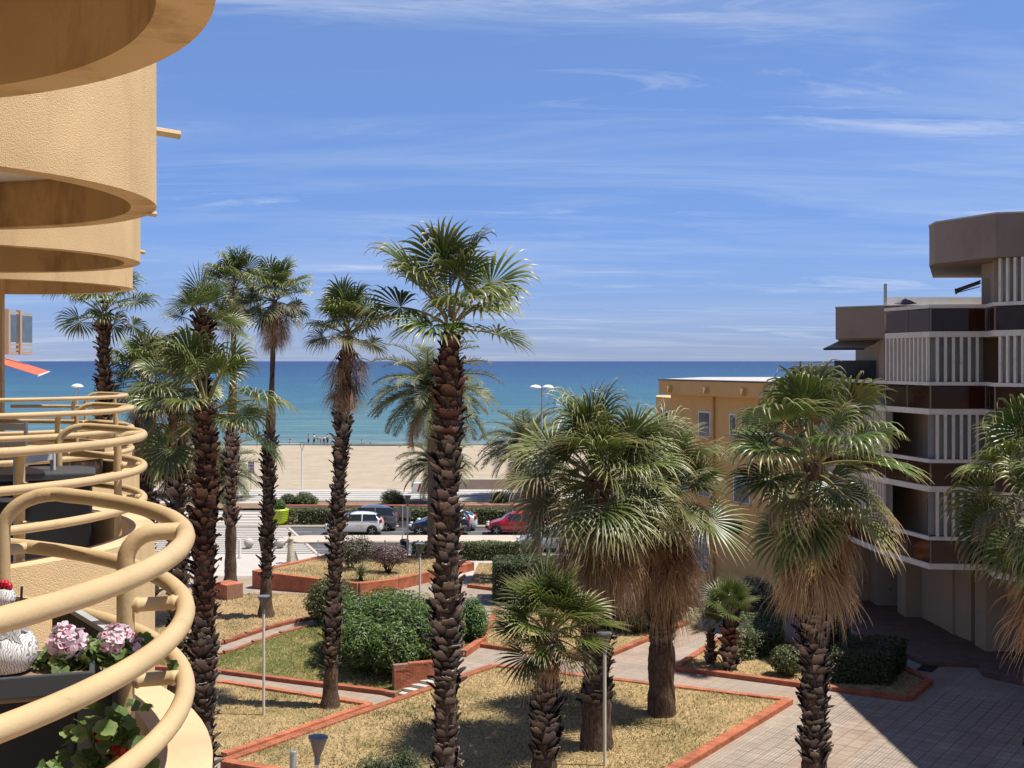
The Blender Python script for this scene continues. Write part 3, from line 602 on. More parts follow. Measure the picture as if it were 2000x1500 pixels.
def ring(cs, r0, r1, z0, z1, n=56, tback=TW + .01):
    """curved parapet: half circle carried back to the wall by straight cheeks"""
    mb = MB(); out = []; inn = []
    out.append(st(cs - r1, tback)); inn.append(st(cs - r0, tback))
    for k in range(n + 1):
        th = -math.pi / 2 + math.pi * k / n; out.append(ringpt(cs, th, r1, 0)); inn.append(ringpt(cs, th, r0, 0))
    out.append(st(cs + r1, tback)); inn.append(st(cs + r0, tback))
    m = len(out); V = []
    for z in (z0, z1):
        V += [(p.x, p.y, z) for p in out] + [(p.x, p.y, z) for p in inn]
    Fo = []; Ft = []
    for k in range(m - 1):
        Fo.append((k, k + 1, 2 * m + k + 1, 2 * m + k))                     # outer face
        Ft.append((m + k + 1, m + k, 3 * m + k, 3 * m + k + 1))             # inner face
        Ft.append((2 * m + k, 2 * m + k + 1, 3 * m + k + 1, 3 * m + k))     # top ledge
        Ft.append((k + 1, k, m + k, m + k + 1))                             # soffit rim
    mb.add(V, Fo, 0); b = len(mb.v) - len(V)
    for f in Ft: mb.f.append([b + i for i in f]); mb.m.append(1)
    return mb
def disc(cs, r, z0, z1, n=40, mi=0):
    mb = MB(); P = [st(cs - r, TW + .02)] + [ringpt(cs, -math.pi / 2 + math.pi * k / n, r, 0) for k in range(n + 1)] + [st(cs + r, TW + .02)]
    mb.prism([p[:2] for p in P], z0, z1, mi); return mb
def arc(cs, r, z, a0, a1, n=40): return [ringpt(cs, R_(a0 + (a1 - a0) * k / n), r, z) for k in range(n + 1)]
ZT, ZM, ZL, ZP, ZFLOOR = EYE - .512, EYE - .727, EYE - .952, EYE - 1.15, EYE - 1.62
TR = .0275
for bi, cs in enumerate(CS):
    for (z0, z1) in ((12.27, 13.98), (6.5, 7.5), (3.65, 4.65)):
        p = part(ring(cs, 1.875 if z0 > 12 else 1.865, 2.045 if z0 > 12 else 2.035, z0, z1), 'parapet', [M['stucco'], M['smooth_stucco']], smooth=True)
        part(disc(cs, 1.862, z0 + .36, z0 + .56), 'balcony_slab', M['ceiling'])
        if z0 > 12:
            mb = MB(); th = R_(10); zq = 12.875
            mb.tube([ringpt(cs, th, 2.0, zq + .01), ringpt(cs, th, 2.26, zq - .012)], .032, 8)
            mb.build('rain_spout', M['rail'], p, smooth=True)
    p = part(ring(cs, 1.865, 2.035, 8.95, ZP), 'parapet', [M['stucco'], M['ledge']], smooth=True)
    part(disc(cs, 1.862, 9.35, ZFLOOR), 'balcony_slab', M['ceiling'])
    ri = .17
    top = arc(cs, RR, ZT, -84, 38, 56)
    for k in range(1, 9):                                                  # the top rail dips into its end post
        a = k / 8 * math.pi / 2
        q = ringpt(cs, R_(38 + 4.6 * math.sin(a)), RR - .10 * math.sin(a) - .02 * k / 8, ZT - .13 * (1 - math.cos(a))); top.append(q)
    top.append(Vector((top[-1].x, top[-1].y, ZFLOOR)))
    endp = top[-1]
    mb = MB(); mb.tube(top, [TR * (1.055 if k_ in (14, 33, 55) else 1 + .012 * math.sin(k_ * 2.1)) for k_ in range(len(top))], 12); mb.build('top_rail', M['rail'], p, smooth=True)
    mb = MB(); mb.tube(arc(cs, RR, ZM, -84, 84, 60), TR, 12); mb.build('middle_rail', M['rail'], p, smooth=True)
    mb = MB(); mb.tube(arc(cs, RR, ZL, -84, 84, 60), TR, 12); mb.build('lower_rail', M['rail'], p, smooth=True)
    for th in (-46, 0):
        pr = RR - ri; path = [ringpt(cs, R_(th), pr, ZFLOOR), ringpt(cs, R_(th), pr, ZT - .085)]
        for k in range(1, 7):
            a = k / 6 * math.pi / 2; path.append(ringpt(cs, R_(th), pr + .085 * (1 - math.cos(a)), ZT - .085 + .085 * math.sin(a)))
        path.append(ringpt(cs, R_(th), RR - .01, ZT))
        mb = MB(); mb.tube(path, .0265, 12); po = mb.build('post', M['rail'], p, smooth=True)
        for z in (ZM, ZL):
            mb = MB(); mb.tube([ringpt(cs, R_(th), pr + k_, z) for k_ in (0, .026, .030, .036, .040, ri - .042, ri - .038, ri - .032, ri - .028, ri)], [.021, .021, .0245, .0245, .021, .021, .0245, .0245, .021, .021], 10); mb.build('bracket', M['rail'], p, smooth=True)
    for z in (ZM, ZL):
        d = ((endp - st(cs, CT, endp.z)).normalized())
        e2 = st(cs, CT, 0) + d * RR; mb = MB(); mb.tube([Vector((endp.x, endp.y, z)), Vector((e2.x, e2.y, z))], .021, 10); mb.build('bracket', M['rail'], p, smooth=True)
    # patio door and frame behind the balcony
    for zf in (ZFLOOR, 12.75):
        mb = MB(); quadbox(mb, cs - 1.5, cs + 1.5, TW + .012, TW + .05, zf, zf + 2.15); d_ = part(mb, 'patio_door', M['dark_glass'])
        mb = MB()
        for sx in (-1.5, 0, 1.5): quadbox(mb, cs + sx - .04, cs + sx + .04, TW + .052, TW + .09, zf, zf + 2.15)
        mb.build('door_frame', M['dark_metal'], d_)

# ------------------------------------------------------------------ things on the round balconies
def leafcard(mb, p, size, nrm, rs, att=0.5, lobes=0):
    nrm = Vector(nrm).normalized(); a = nrm.orthogonal().normalized(); b = nrm.cross(a); an = rs.uniform(0, 6.28)
    x = a * math.cos(an) + b * math.sin(an); y = nrm.cross(x)
    if lobes:
        V = [p]; n = 18
        for k in range(n):
            q = 2 * math.pi * k / n; rr = size * (1.0 if k % 3 else .84) * (1 if k else .45); V.append(p + (x * math.cos(q) + y * math.sin(q)) * rr + nrm * size * .28 * (.5 + .5 * math.cos(2.5 * q)))
        mb.add(V, [(0, k + 1, (k + 1) % n + 1) for k in range(n)], 0, [att * .6] + [att] * n)
    else:
        mb.add([p - x * size, p - y * size * .42 + nrm * size * .1, p + x * size, p + y * size * .42 + nrm * size * .1], [(0, 1, 2, 3)], 0, [att * .7, att, min(1, att * 1.2), att])
GERLEAF = leaf_mat('geranium leaf', [(0, (0.05, 0.09, 0.02)), (0.5, (0.11, 0.17, 0.04)), (1, (0.26, 0.32, 0.10))], .25, .5, .1)
PETAL = leaf_mat('pale pink petal', [(0, (0.62, 0.42, 0.50)), (0.6, (0.72, 0.58, 0.64)), (1, (0.80, 0.74, 0.76))], .25, .6, .05)
MAGENTA = leaf_mat('magenta petal spot', [(0, (0.26, 0.01, 0.05)), (1, (0.42, 0.03, 0.10))], .1, .6, .05)
REDPETAL = leaf_mat('red petal', [(0, (0.32, 0.005, 0.02)), (1, (0.55, 0.02, 0.06))], .2, .6, .05)
rs = random.Random(3)
# charcoal trough with pelargoniums, and the dark stand below it
tr = empty('flower_trough', st(3.62, -.7, 10.05), 0, 'charcoal flower trough standing behind the cream rails', 'planter')
def stbox(mb, s0, s1, t0, t1, z0, z1): quadbox(mb, s0, s1, t0, t1, z0, z1)
def pbox(root, name, m, s0, s1, t0, t1, z0, z1, bev=.004):
    mb = MB(); quadbox(mb, s0, s1, t0, t1, z0, z1); return mb.build(name, m, root, loc=-root.location, bevel=bev)
pbox(tr, 'front_panel', M['planter'], 3.46, 3.475, -1.6, -.045, 10.315, 10.372)
pbox(tr, 'back_panel', M['planter'], 3.745, 3.76, -1.6, -.06, 10.315, 10.372)
pbox(tr, 'end_panel', M['planter'], 3.476, 3.744, -.06, -.045, 10.315, 10.370)
pbox(tr, 'soil', M['soil'], 3.476, 3.744, -1.6, -.061, 10.30, 10.345)
pbox(tr, 'stand', M['planter_dark'], 3.60, 3.90, -1.6, -.10, ZFLOOR + .003, 10.298)
tr2 = empty('flower_trough', (-1.34, 3.78, 10.1), 0, 'black trough with a pale rim set askew behind the pelargoniums', 'planter')
a_, b2 = Vector((-1.37, 3.86, 0)), Vector((-1.14, 3.53, 0)); dd = (b2 - a_).normalized(); nn2 = Vector((-dd.y, dd.x, 0))
for nm, w0, w1, z0, z1, mm in (('rim', -.012, .012, 10.405, 10.42, 'grey_metal'), ('side_panel', -.008, .008, 9.95, 10.404, 'planter_dark'), ('inner_panel', -.30, -.28, 9.95, 10.40, 'planter_dark')):
    mb = MB(); P = [a_ + nn2 * w0 - dd * .25, b2 + nn2 * w0, b2 + nn2 * w1, a_ + nn2 * w1 - dd * .25]; mb.prism([p[:2] for p in P], z0, z1); mb.build(nm, M[mm], tr2, loc=-tr2.location)
def geranium(name, label, c, flower, petal, nleaf, spread, h, leaf=.022, fl=.055, seed=1, group=None):
    r_ = random.Random(seed); root = empty(name, c, 0, label, 'plant', group)
    mb = MB()
    for k in range(nleaf):
        p = Vector((r_.gauss(0, spread[0]), r_.gauss(0, spread[1]), r_.uniform(0.0, h))); leafcard(mb, p, leaf * r_.uniform(.6, 1.25), (r_.gauss(.25, .5), r_.gauss(-.4, .5), 1), r_, r_.random(), 1)
    mb.build('leaves', GERLEAF, root, attr='tip')
    mb = MB()
    for k in range(5): mb.tube([Vector((r_.gauss(0, .02), r_.gauss(0, .02), -.03)), Vector((r_.gauss(0, spread[0]), r_.gauss(0, spread[1]), h * .8))], .0025, 5)
    mb.build('stems', GERLEAF, root)
    for (fx, fy, fz, fr) in flower:
        mb = MB(); ms = MB()
        for k in range(70):
            d = Vector((r_.gauss(0, 1), r_.gauss(0, 1), r_.gauss(.2, 1))).normalized(); p = Vector((fx, fy, fz)) + d * fr * r_.uniform(.75, 1.05); leafcard(mb, p, fr * .34, d + Vector((r_.gauss(0, .4), r_.gauss(0, .4), .2)), r_, r_.uniform(.2, 1), 1)
            if petal is PETAL and d.y < .1 and k % 3 == 0: leafcard(ms, p + d * fr * .18, fr * .20, d, r_, r_.random(), 0)
        f = mb.build('blossom', petal, root, attr='tip')
        if ms.v: ms.build('petal_spots', MAGENTA, f, attr='tip')
    return root
zt_ = 10.35
geranium('pelargonium', 'white and pink pelargonium blossom beside the patterned hen', (-1.22, 3.42, zt_), [(-.01, -.02, .075, .048)], PETAL, 60, (.05, .035), .05, seed=11)
geranium('pelargonium', 'pink pelargonium with magenta spots in the trough near the rail post', (-1.11, 3.47, zt_), [(.0, -.02, .065, .045), (.05, .0, .04, .026)], PETAL, 90, (.055, .035), .055, seed=12)
geranium('ivy_geranium', 'red flowered geranium trailing below the charcoal trough', (-1.06, 3.22, 10.13), [(.03, -.01, .045, .030), (-.015, 0, .09, .020)], REDPETAL, 42, (.055, .03), .17, leaf=.030, seed=15)
geranium('leafy_geranium', 'leafy geranium sprig low beside the black stand', (-1.19, 3.15, 10.06), [], REDPETAL, 34, (.05, .03), .09, leaf=.028, seed=16)
# patterned ceramic hen
hen_m, t_, b_ = new_mat('black on white ceramic'); L_ = t_.links.new
g_ = N(t_, 'ShaderNodeTexCoord'); wv = N(t_, 'ShaderNodeTexWave'); wv.inputs['Scale'].default_value = 46; wv.inputs['Distortion'].default_value = 9; wv.inputs['Detail'].default_value = 2; L_(g_.outputs['Object'], wv.inputs['Vector'])
rp = N(t_, 'ShaderNodeValToRGB'); rp.color_ramp.elements[0].position = .12; rp.color_ramp.elements[0].color = (.26, .25, .23, 1); rp.color_ramp.elements[1].position = .24; rp.color_ramp.elements[1].color = (.74, .72, .68, 1); L_(wv.outputs[0], rp.inputs[0]); L_(rp.outputs[0], b_.inputs['Base Color']); b_.inputs['Roughness'].default_value = .25
hen = empty('ceramic_hen', (-1.39, 3.37, 10.346), 0, 'patterned white ceramic hen with a red comb in the trough', 'ornament')
mb = MB(); mb.lathe([(.03, 0), (.075, .01), (.098, .05), (.10, .09), (.085, .125), (.06, .15), (.045, .19), (.036, .225), (.02, .25)], n=22); mb.build('body', hen_m, hen, smooth=True)
mb = MB()
for k in range(46):
    a = rs.uniform(0, 6.28); z = rs.uniform(.12, .19); r0 = .088 - (z - .12) * .55
    leafcard(mb, Vector((math.cos(a) * r0, math.sin(a) * r0, z)), .024, (math.cos(a), math.sin(a), .4), rs, rs.random())
mb.build('neck_feathers', mat('grey feather glaze', (.30, .28, .27), .4), hen)
mb = MB(); mb.lathe([(.012, .225), (.03, .24), (.034, .262), (.022, .285), (.006, .29)], n=14); hd = mb.build('head', hen_m, hen, smooth=True)
mb = MB()
for k in range(5): mb.lathe([(.004, 0), (.012, .006), (.012, .018), (.004, .026)], (.014 - k * .010, -.004, .283 + .010 * math.sin(k)), 8)
mb.build('comb', mat('red glaze', (.42, .01, .025), .25), hd, smooth=True)
mb = MB(); mb.tube([(.05, -.02, .0), (.065, -.03, .30)], .004, 6); mb.build('plant_stake', M['dark_metal'], hen)
hen.scale = (.86, .86, .80)
# furniture frames on the second and third balconies
def frame_chair(name, label, s, t, col, rz=0.0):
    r_ = empty(name, st(s, t, ZFLOOR + .002), UANG + rz, label, 'chair')
    for x in (-.22, .22):
        for y, h in ((-.22, .62), (.22, .98)):
            mb = MB(); mb.box((x, y, h / 2), (.03, .034, h)); mb.build('leg', M[col], r_, bevel=.004)
        mb = MB(); mb.box((x, 0, .635), (.045, .52, .03)); mb.build('armrest', M[col], r_, bevel=.004)
    mb = MB(); mb.box((0, 0, .42), (.40, .44, .03)); mb.build('seat', M[col], r_, bevel=.006)
    for z in (.62, .76, .92):
        mb = MB(); mb.box((0, .22, z), (.40, .024, .07)); mb.build('back_slat', M[col], r_, bevel=.004)
    return r_
frame_chair('balcony_chair', 'dark slatted armchair behind the second round railing', 8.75, -1.15, 'dark_metal', 0.5)
frame_chair('balcony_chair', 'grey slatted armchair behind the second round railing', 9.65, -.72, 'grey_metal', 2.6)
frame_chair('balcony_chair', 'dark slatted armchair half hidden against the wall behind the grey one', 8.1, -1.35, 'dark_metal', 1.2)
frame_chair('balcony_chair', 'grey slatted chair on the third round balcony', 14.2, -.9, 'grey_metal', 0.9)
bk = empty('bucket', st(10.6, -.72, ZFLOOR + .002), 0, 'red bucket on the second round balcony', 'bucket')
mb = MB(); mb.lathe([(.10, 0), (.14, .28), (.148, .285), (.135, .28), (.095, .02)], n=18); mb.build('body', M['red_lamp'], bk, smooth=True)
mb = MB(); mb.tube([(-.145, 0, .27), (-.1, 0, .40), (0, 0, .45), (.1, 0, .40), (.145, 0, .27)], .006, 6); mb.build('handle', M['grey_metal'], bk)
tb = empty('balcony_table', st(14.9, -1.3, ZFLOOR + .002), UANG, 'small white table on the third round balcony', 'table')
mb = MB(); mb.lathe([(.42, .70), (.43, .715), (.42, .73)], n=24); mb.build('table_top', M['white_paint'], tb, smooth=True)
for k in range(3):
    a = k * 2.09; mb = MB(); mb.tube([(math.cos(a) * .3, math.sin(a) * .3, 0), (math.cos(a) * .12, math.sin(a) * .12, .70)], .015, 6); mb.build('leg', M['white_paint'], tb)

sb_ = empty('balcony_box', st(9.75, -.62, ZFLOOR + .002), UANG, 'black lidded box standing in for the dark interior of the second round balcony', 'box')  # added black box fills in the dark interior behind the second railing
mb = MB(); mb.box((0, 0, .38), (.62, .95, .76)); mb.build('box_body', M['planter_dark'], sb_, bevel=.015); mb = MB(); mb.box((0, 0, .785), (.68, 1.0, .05)); mb.build('lid', M['planter'], sb_, bevel=.012)
sb2 = empty('balcony_box', st(14.7, -.55, ZFLOOR + .002), UANG, 'brown wooden chest on the third round balcony', 'box')
mb = MB(); mb.box((0, 0, .30), (.6, .9, .60)); mb.build('box_body', M['trunk'], sb2, bevel=.015); mb = MB(); mb.box((0, 0, .62), (.64, .94, .04)); mb.build('lid', M['trunk'], sb2, bevel=.01)

# ------------------------------------------------------------------ taupe apartment block on the right
rb = empty('terraced_building', (17, 48, 0), 0, 'taupe terraced apartment block with brown glass balconies and cream louvre fins', 'building')
RO = -rb.location
def rpart(mb, name, m, parent=None, **kw):
    o = mb.build(name, m, parent or rb, **kw)
    if parent is None: o.location = RO
    return o
Q = [(19.3, 29.0), (18.75, 41.4), (xat(1940, 43.6), 43.6), (xat(1926, 45.2), 45.2), (xat(1815, 45.4), 45.4), (xat(1728, 48.6), 48.6), (xat(1652, 53.0), 53.0), (xat(1604, 56.6), 56.6)]
BACK = [(30, 56.6), (40, 29.0)]
def off(poly, d):
    """shift an open facade line inwards by d (inwards = towards the building)"""
    out = []; n = len(poly)
    for i in range(n):
        ds = []
        for j in (i - 1, i):
            if 0 <= j < n - 1:
                a, b = poly[j], poly[j + 1]; l = math.hypot(b[0] - a[0], b[1] - a[1]); ds.append(((b[1] - a[1]) / l, -(b[0] - a[0]) / l))
        mx = sum(k[0] for k in ds) / len(ds); my = sum(k[1] for k in ds) / len(ds); l2 = mx * mx + my * my
        out.append((poly[i][0] + mx / l2 * d, poly[i][1] + my / l2 * d))
    return out
SLABS = [3.50, 6.36, 9.22, 12.08]
def wallpoly(line): return line + BACK
for i, z in enumerate(SLABS):
    line = Q if i < 3 else Q[:6]
    mb = MB(); mb.prism(wallpoly(line), z, z + .21); rpart(mb, 'floor_slab', M['cream_trim'])
    top = SLABS[i + 1] if i + 1 < 4 else 13.2
    if i < 3:
        mb = MB(); mb.prism(wallpoly(off(line, 1.6)) , z + .212, top - .002); rpart(mb, 'rear_wall', M['beige_wall'])
    for k in range(len(line) - 1):
        a, b = Vector((*line[k], 0)), Vector((*line[k + 1], 0)); d = (b - a); l = d.length; rz = math.atan2(d.y, d.x); d.normalize(); inn = Vector((d.y, -d.x, 0))
        if l < .3 or (i == 3 and k == 0): continue
        # glass, one pane per about 1.7 m, and the cream handrail over it
        npan = max(1, int(round(l / 1.9)))
        for q in range(npan):
            m0 = a + d * (l * (q + .5) / npan) + inn * .06; mb = MB(); mb.box((m0.x, m0.y, z + .21 + .42), (l / npan - .03, .014, .80), rz)
            rpart(mb, 'balustrade_pane', M['clear_brown'] if (i == 3 and k == 4) else M['brown_glass'])
            mb = MB(); p = a + d * (l * q / npan + .01) + inn * .06; mb.box((p.x, p.y, z + .21 + .44), (.03, .05, .88), rz); rpart(mb, 'balustrade_post', M['taupe'])
        m0 = (a + b) / 2 + inn * .06; mb = MB(); mb.box((m0.x, m0.y, z + 1.14), (l + .02, .16, .13), rz); rpart(mb, 'handrail', M['cream_trim'])
        # cream louvre fins from handrail to the slab above
        fins = (i < 3) and ((k in (1, 3)) or (k in (5, 6) and i < 2) or (k == 4 and i == 2))
        if (i == 3 and k == 1): fins = True; zt = 14.83
        else: zt = top - .004
        if fins:
            step = .285; n = int((l - .1) / step); fr = a + inn * .08
            x0 = (l - (n - 1) * step) / 2
            if k == 4: step = .30
            for q in range(n):
                p = a + d * (x0 + q * step) + inn * .06; mb = MB(); mb.box((p.x, p.y, (z + 1.21 + zt) / 2), (.095, .11, zt - z - 1.212), rz); rpart(mb, 'louvre_fin', M['cream_trim'])
            m0 = (a + b) / 2 + inn * .32; mb = MB(); mb.box((m0.x, m0.y, (z + 1.21 + zt) / 2), (l - .06, .04, zt - z - 1.216), rz); rpart(mb, 'screen_panel', M['fin_recess'])
# dark recess at the back of the loggias: patio doors
for i in range(3):
    for k in ((1, 4) if i == 0 else (1,)):
        lo = off(Q, 1.59); a, b = Vector((*lo[k], 0)), Vector((*lo[k + 1], 0)); d = b - a; l = d.length
        if l < .8: continue
        rz = math.atan2(d.y, d.x); m0 = (a + b) / 2; mb = MB(); mb.box((m0.x, m0.y, SLABS[i] + 1.25), (l * .62, .03, 2.05), rz); rpart(mb, 'patio_door', M['dark_glass'])
# ground floor: piers stepping back towards the sea
mb = MB(); mb.prism(wallpoly(off(Q, 3.2)), 0, 3.498); rpart(mb, 'ground_wall', M['beige_wall'])
PX = [(1860, 1247, 1924), (1768, 1213, 1858), (1713, 1190, 1766), (1668, 1176, 1711)]
for (x0, yb, x1) in [(1925, 1281, 2060)] + PX:
    D = gp(x0, yb)[1]; mb = MB(); mb.box(((xat(x0, D) + xat(x1, D)) / 2, D + .55, 1.749), (xat(x1, D) - xat(x0, D) - .02, 1.1, 3.494)); p = rpart(mb, 'pier', M['beige_wall'])
    mb = MB(); mb.box(((xat(x0, D) + xat(x1, D)) / 2, D - .004, .9), (.14, .012, .14)); mb.build('vent_grille', M['taupe'], p)
mb = MB(); mb.prism(wallpoly(off(Q, -.35)), 0.004, .17); rpart(mb, 'plinth_step', mat('dusty red step', (.17, .10, .08), .9, .2, 2.0))
# top storey, roof slab and the lower roof terraces
mb = MB(); mb.prism([(xat(1950, 43.8), 44.2), (19.3, 43.2), (19.7, 29.1), (30, 29.1), (30, 54), (xat(1930, 54), 54), (xat(1917, 46.5), 46.5), (xat(1938, 45.4), 45.4)], 12.3, 14.84); rpart(mb, 'penthouse_wall', M['beige_wall'])
mb = MB(); mb.box((xat(1927, 45.8), 45.75, 13.3), (.03, .5, 1.9), R_(25)); rpart(mb, 'penthouse_door', M['taupe'])
mb = MB(); mb.prism([(xat(1815, 47.2), 47.2), (xat(1826, 46.0), 46.0), (xat(1945, 43.1), 43.1), (18.0, 42.85), (18.3, 28.9), (30, 28.9), (30, 54), (xat(1822, 54), 54)], 14.85, 16.36); rf = rpart(mb, 'roof_fascia', M['taupe'])
mb = MB(); mb.prism([(xat(1815, 47.2) - .03, 47.2), (xat(1826, 46.0), 45.96), (xat(1945, 43.1), 43.06), (17.97, 42.81), (18.27, 28.86), (30, 28.86), (30, 54), (xat(1822, 54.02) - .03, 54.02)], 16.362, 16.42); mb.build('flashing', M['kerb'], rf)
mb = MB(); mb.box((xat(1822, 55), 55, 13.3), (4.4, .08, 1.5)); sc = rpart(mb, 'terrace_screen', M['white_paint'])
mb = MB(); mb.box((xat(1729, 49.4), 49.4, 13.2), (.1, .12, 2.2)); rpart(mb, 'terrace_post', M['grey_metal'])
mb = MB(); mb.prism([(xat(1632, 50.8), 50.8), (xat(1727, 49.2), 49.2), (20, 50), (22, 58), (xat(1640, 58), 58)], 12.12, 13.40); lf = rpart(mb, 'side_fascia', M['taupe'])
mb = MB(); mb.prism([(xat(1632, 50.8) - .03, 50.77), (xat(1727, 49.2), 49.17), (20, 50), (22, 58), (xat(1640, 58) - .03, 58)], 13.402, 13.44); mb.build('flashing', M['kerb'], lf)
mb = MB(); mb.prism([(xat(1716, 50.6), 50.6), (xat(1727, 49.3), 49.3), (20, 50.2), (21, 58), (xat(1722, 58), 58)], 9.44, 12.118); rpart(mb, 'side_wall', M['taupe'])
mb = MB(); mb.prism([(xat(1548, 56.4), 56.4), (xat(1640, 54.2), 54.2), (18, 54.5), (18, 58.5), (xat(1560, 58.5), 58.5)], 9.44, 10.98); rpart(mb, 'side_parapet', M['taupe'])
mb = MB(); mb.box((xat(1675, 54), 53.9, 10.85), (2.1, .03, .75)); rpart(mb, 'glass_screen', M['window_glass'])
mb = MB(); mb.box((xat(1630, 54.6), 54.6, 11.14), (3.9, .2, .06), R_(-4)); rpart(mb, 'parapet_coping', M['cream_trim'])
# striped awnings
def awning(name, label, pts, z0, z1, cols, n, drop=.18, cat='awning'):
    a, b, dirv, ln = pts; root = empty(name, ((a[0] + b[0]) / 2, (a[1] + b[1]) / 2, z0), 0, label, cat)
    o = root.location; A = Vector((*a, z0)); B = Vector((*b, z0)); dv = Vector((*dirv, 0)).normalized() * ln
    for k in range(n):
        p, q = A.lerp(B, k / n), A.lerp(B, (k + .98) / n); e = dv + Vector((0, 0, z1 - z0)); th = Vector((0, 0, -.012))
        V = [p, q, q + e, p + e]; V += [v + th for v in V]; mb = MB(); mb.add([v - o for v in V], [(0, 1, 2, 3), (7, 6, 5, 4), (0, 4, 5, 1), (1, 5, 6, 2), (2, 6, 7, 3), (3, 7, 4, 0)]); mb.build('fabric_stripe', cols[k % len(cols)], root)
    mb = MB(); e = dv + Vector((0, 0, z1 - z0 - .03)); mb.tube([A + e - o, B + e - o], .045, 8); mb.build('front_bar', M['dark_metal'] if cols[0] is not M['terra'] else M['white_paint'], root)
    for f in (.1, .9):
        p = A.lerp(B, f); mb = MB(); mb.tube([p - o + Vector((0, 0, -.12)), p + e - o], .02, 6); mb.build('arm', M['grey_metal'], root)
    return root
creamf = leaf_mat('cream awning fabric', [(0, (.66, .60, .48)), (1, (.66, .60, .48))], .45, .85, 0.0, hue=0.0); brownf = mat('brown awning fabric', (.12, .085, .06), .85)
awning('striped_awning', 'cream and brown striped awning under the lower taupe fascia', ((xat(1642, 51.2), 51.3), (xat(1716, 50.8), 50.55), (-1, -.6), .95), 12.06, 11.72, [creamf, brownf], 22)
awning('striped_awning', 'small dark striped awning beneath the top roof slab', ((xat(1914, 47), 46.9), (xat(1914, 49.5), 49.5), (-1, -.1), 1.0), 14.3, 13.95, [brownf, creamf], 10)
# folded parasol on the upper terrace
um = empty('folded_parasol', (xat(1768, 51.5), 51.5, 12.30), 0, 'small grey parasol behind the brown terrace glass', 'parasol')
mb = MB(); mb.tube([(0, 0, 0), (0, 0, 1.55)], .02, 6); mb.build('pole', M['grey_metal'], um)
mb = MB(); mb.lathe([(.02, 1.25), (.48, 1.30), (.25, 1.42), (.03, 1.50)], n=12); mb.build('canopy', M['grey_stone'], um)

# ------------------------------------------------------------------ ochre building nearer the beach
yb = empty('ochre_building', (12, 62, 0), 0, 'ochre three storey building with heavy parapet behind the shaggy palms', 'building')
def ypart(mb, name, m, parent=None, **kw):
    o = mb.build(name, m, parent or yb, **kw)
    if parent is None: o.location = -yb.location
    return o
YA, YB = (xat(1310, 64), 64.0), (xat(1530, 55.4), 55.4)
yd = Vector((YB[0] - YA[0], YB[1] - YA[1], 0)); yl = yd.length; yd.normalize(); yn_ = Vector((yd.y, -yd.x, 0)); yn_ = yn_ if yn_.x < 0 else -yn_; yrz = math.atan2(yd.y, yd.x)
body = [YA, YB, (14.05, 57.2), (22, 58.8), (22, 71), (YA[0] + 3.0, 71)]
mb = MB(); mb.prism(body, 0, 9.5); ypart(mb, 'wall', M['yellow_wall'])
def yout(d): return [(YA[0] + yn_.x * d - yd.x * d, YA[1] + yn_.y * d - yd.y * d), (YB[0] + yn_.x * d, YB[1] + yn_.y * d), (14.1, 57.3), (22, 58.9), (22.1, 71.1), (YA[0] + 2.9, 71.1)]
mb = MB(); mb.prism(yout(.45), 9.48, 10.22); pp = ypart(mb, 'parapet', M['yellow_wall'])
mb = MB(); mb.prism(yout(.25), 10.222, 10.27); mb.build('roof_gravel', M['roof_white'], pp)
mb = MB(); mb.prism(yout(.5), 10.20, 10.235); mb.build('roof_flashing', M['dark_metal'], pp)
def on_wall(u, z, w, h, depth, name, m, parent=None, outw=.0):
    p = Vector((*YA, 0)) + yd * u + yn_ * (outw + depth / 2); mb = MB(); mb.box((p.x, p.y, z), (w, depth, h), yrz); return ypart(mb, name, m, parent)
for u in (.7, 4.0, 7.1):                                               # outflow brackets and down pipes
    on_wall(u, 9.75, .28, .30, .30, 'rain_hopper', M['yellow_wall'], outw=.45)
    if u > 3.5 and u < 5:
        p = Vector((*YA, 0)) + yd * u + yn_ * .10; mb = MB(); mb.tube([(p.x, p.y, 0.1), (p.x, p.y, 9.47)], .075, 8); ypart(mb, 'down_pipe', M['yellow_wall'], smooth=True)
def ywin(u, z, w, h):
    f = on_wall(u, z, w + .14, h + .14, .05, 'window_frame', M['white_paint'], outw=-.02)
    for k in (-1, 1):
        g = on_wall(u + k * w / 4, z, w / 2 - .05, h - .02, .02, 'pane', M['window_glass'], f, outw=.032)
    on_wall(u, z - h / 2 - .10, w + .35, .07, .16, 'sill', M['yellow_wall'], outw=.0)
for u, z, w, h in ((3.15, 8.05, .95, 1.15), (5.6, 8.1, .45, 1.0), (7.0, 8.1, 1.3, .9), (3.15, 5.1, .95, 1.2), (6.3, 5.1, 1.2, 1.2), (1.2, 5.1, .8, 1.0)): ywin(u, z, w, h)
f = on_wall(2.9, 1.75, 1.25, 2.0, .04, 'window_frame', M['white_paint'], outw=0.0); on_wall(2.9, 1.75, 1.1, 1.85, .02, 'pane', M['window_glass'], f, outw=.042)
for k in range(9): on_wall(2.35 + k * .137, 1.75, .025, 1.95, .03, 'window_bar', M['white_paint'], outw=.09)
for z in (1.2, 2.2): on_wall(2.9, z, 1.2, .03, .02, 'window_bar', M['white_paint'], outw=.121)
on_wall(5.6, 3.25, 1.4, .5, .25, 'shade_box', M['dark_metal'], outw=.0)
mb = MB(); mb.prism([(xat(1281, 73), 73), (xat(1318, 70.5), 70.4), (11.6, 70.99), (12, 76), (xat(1281, 73) + .4, 76)], 0, 9.08); ypart(mb, 'sea_wing', M['yellow_wall'])
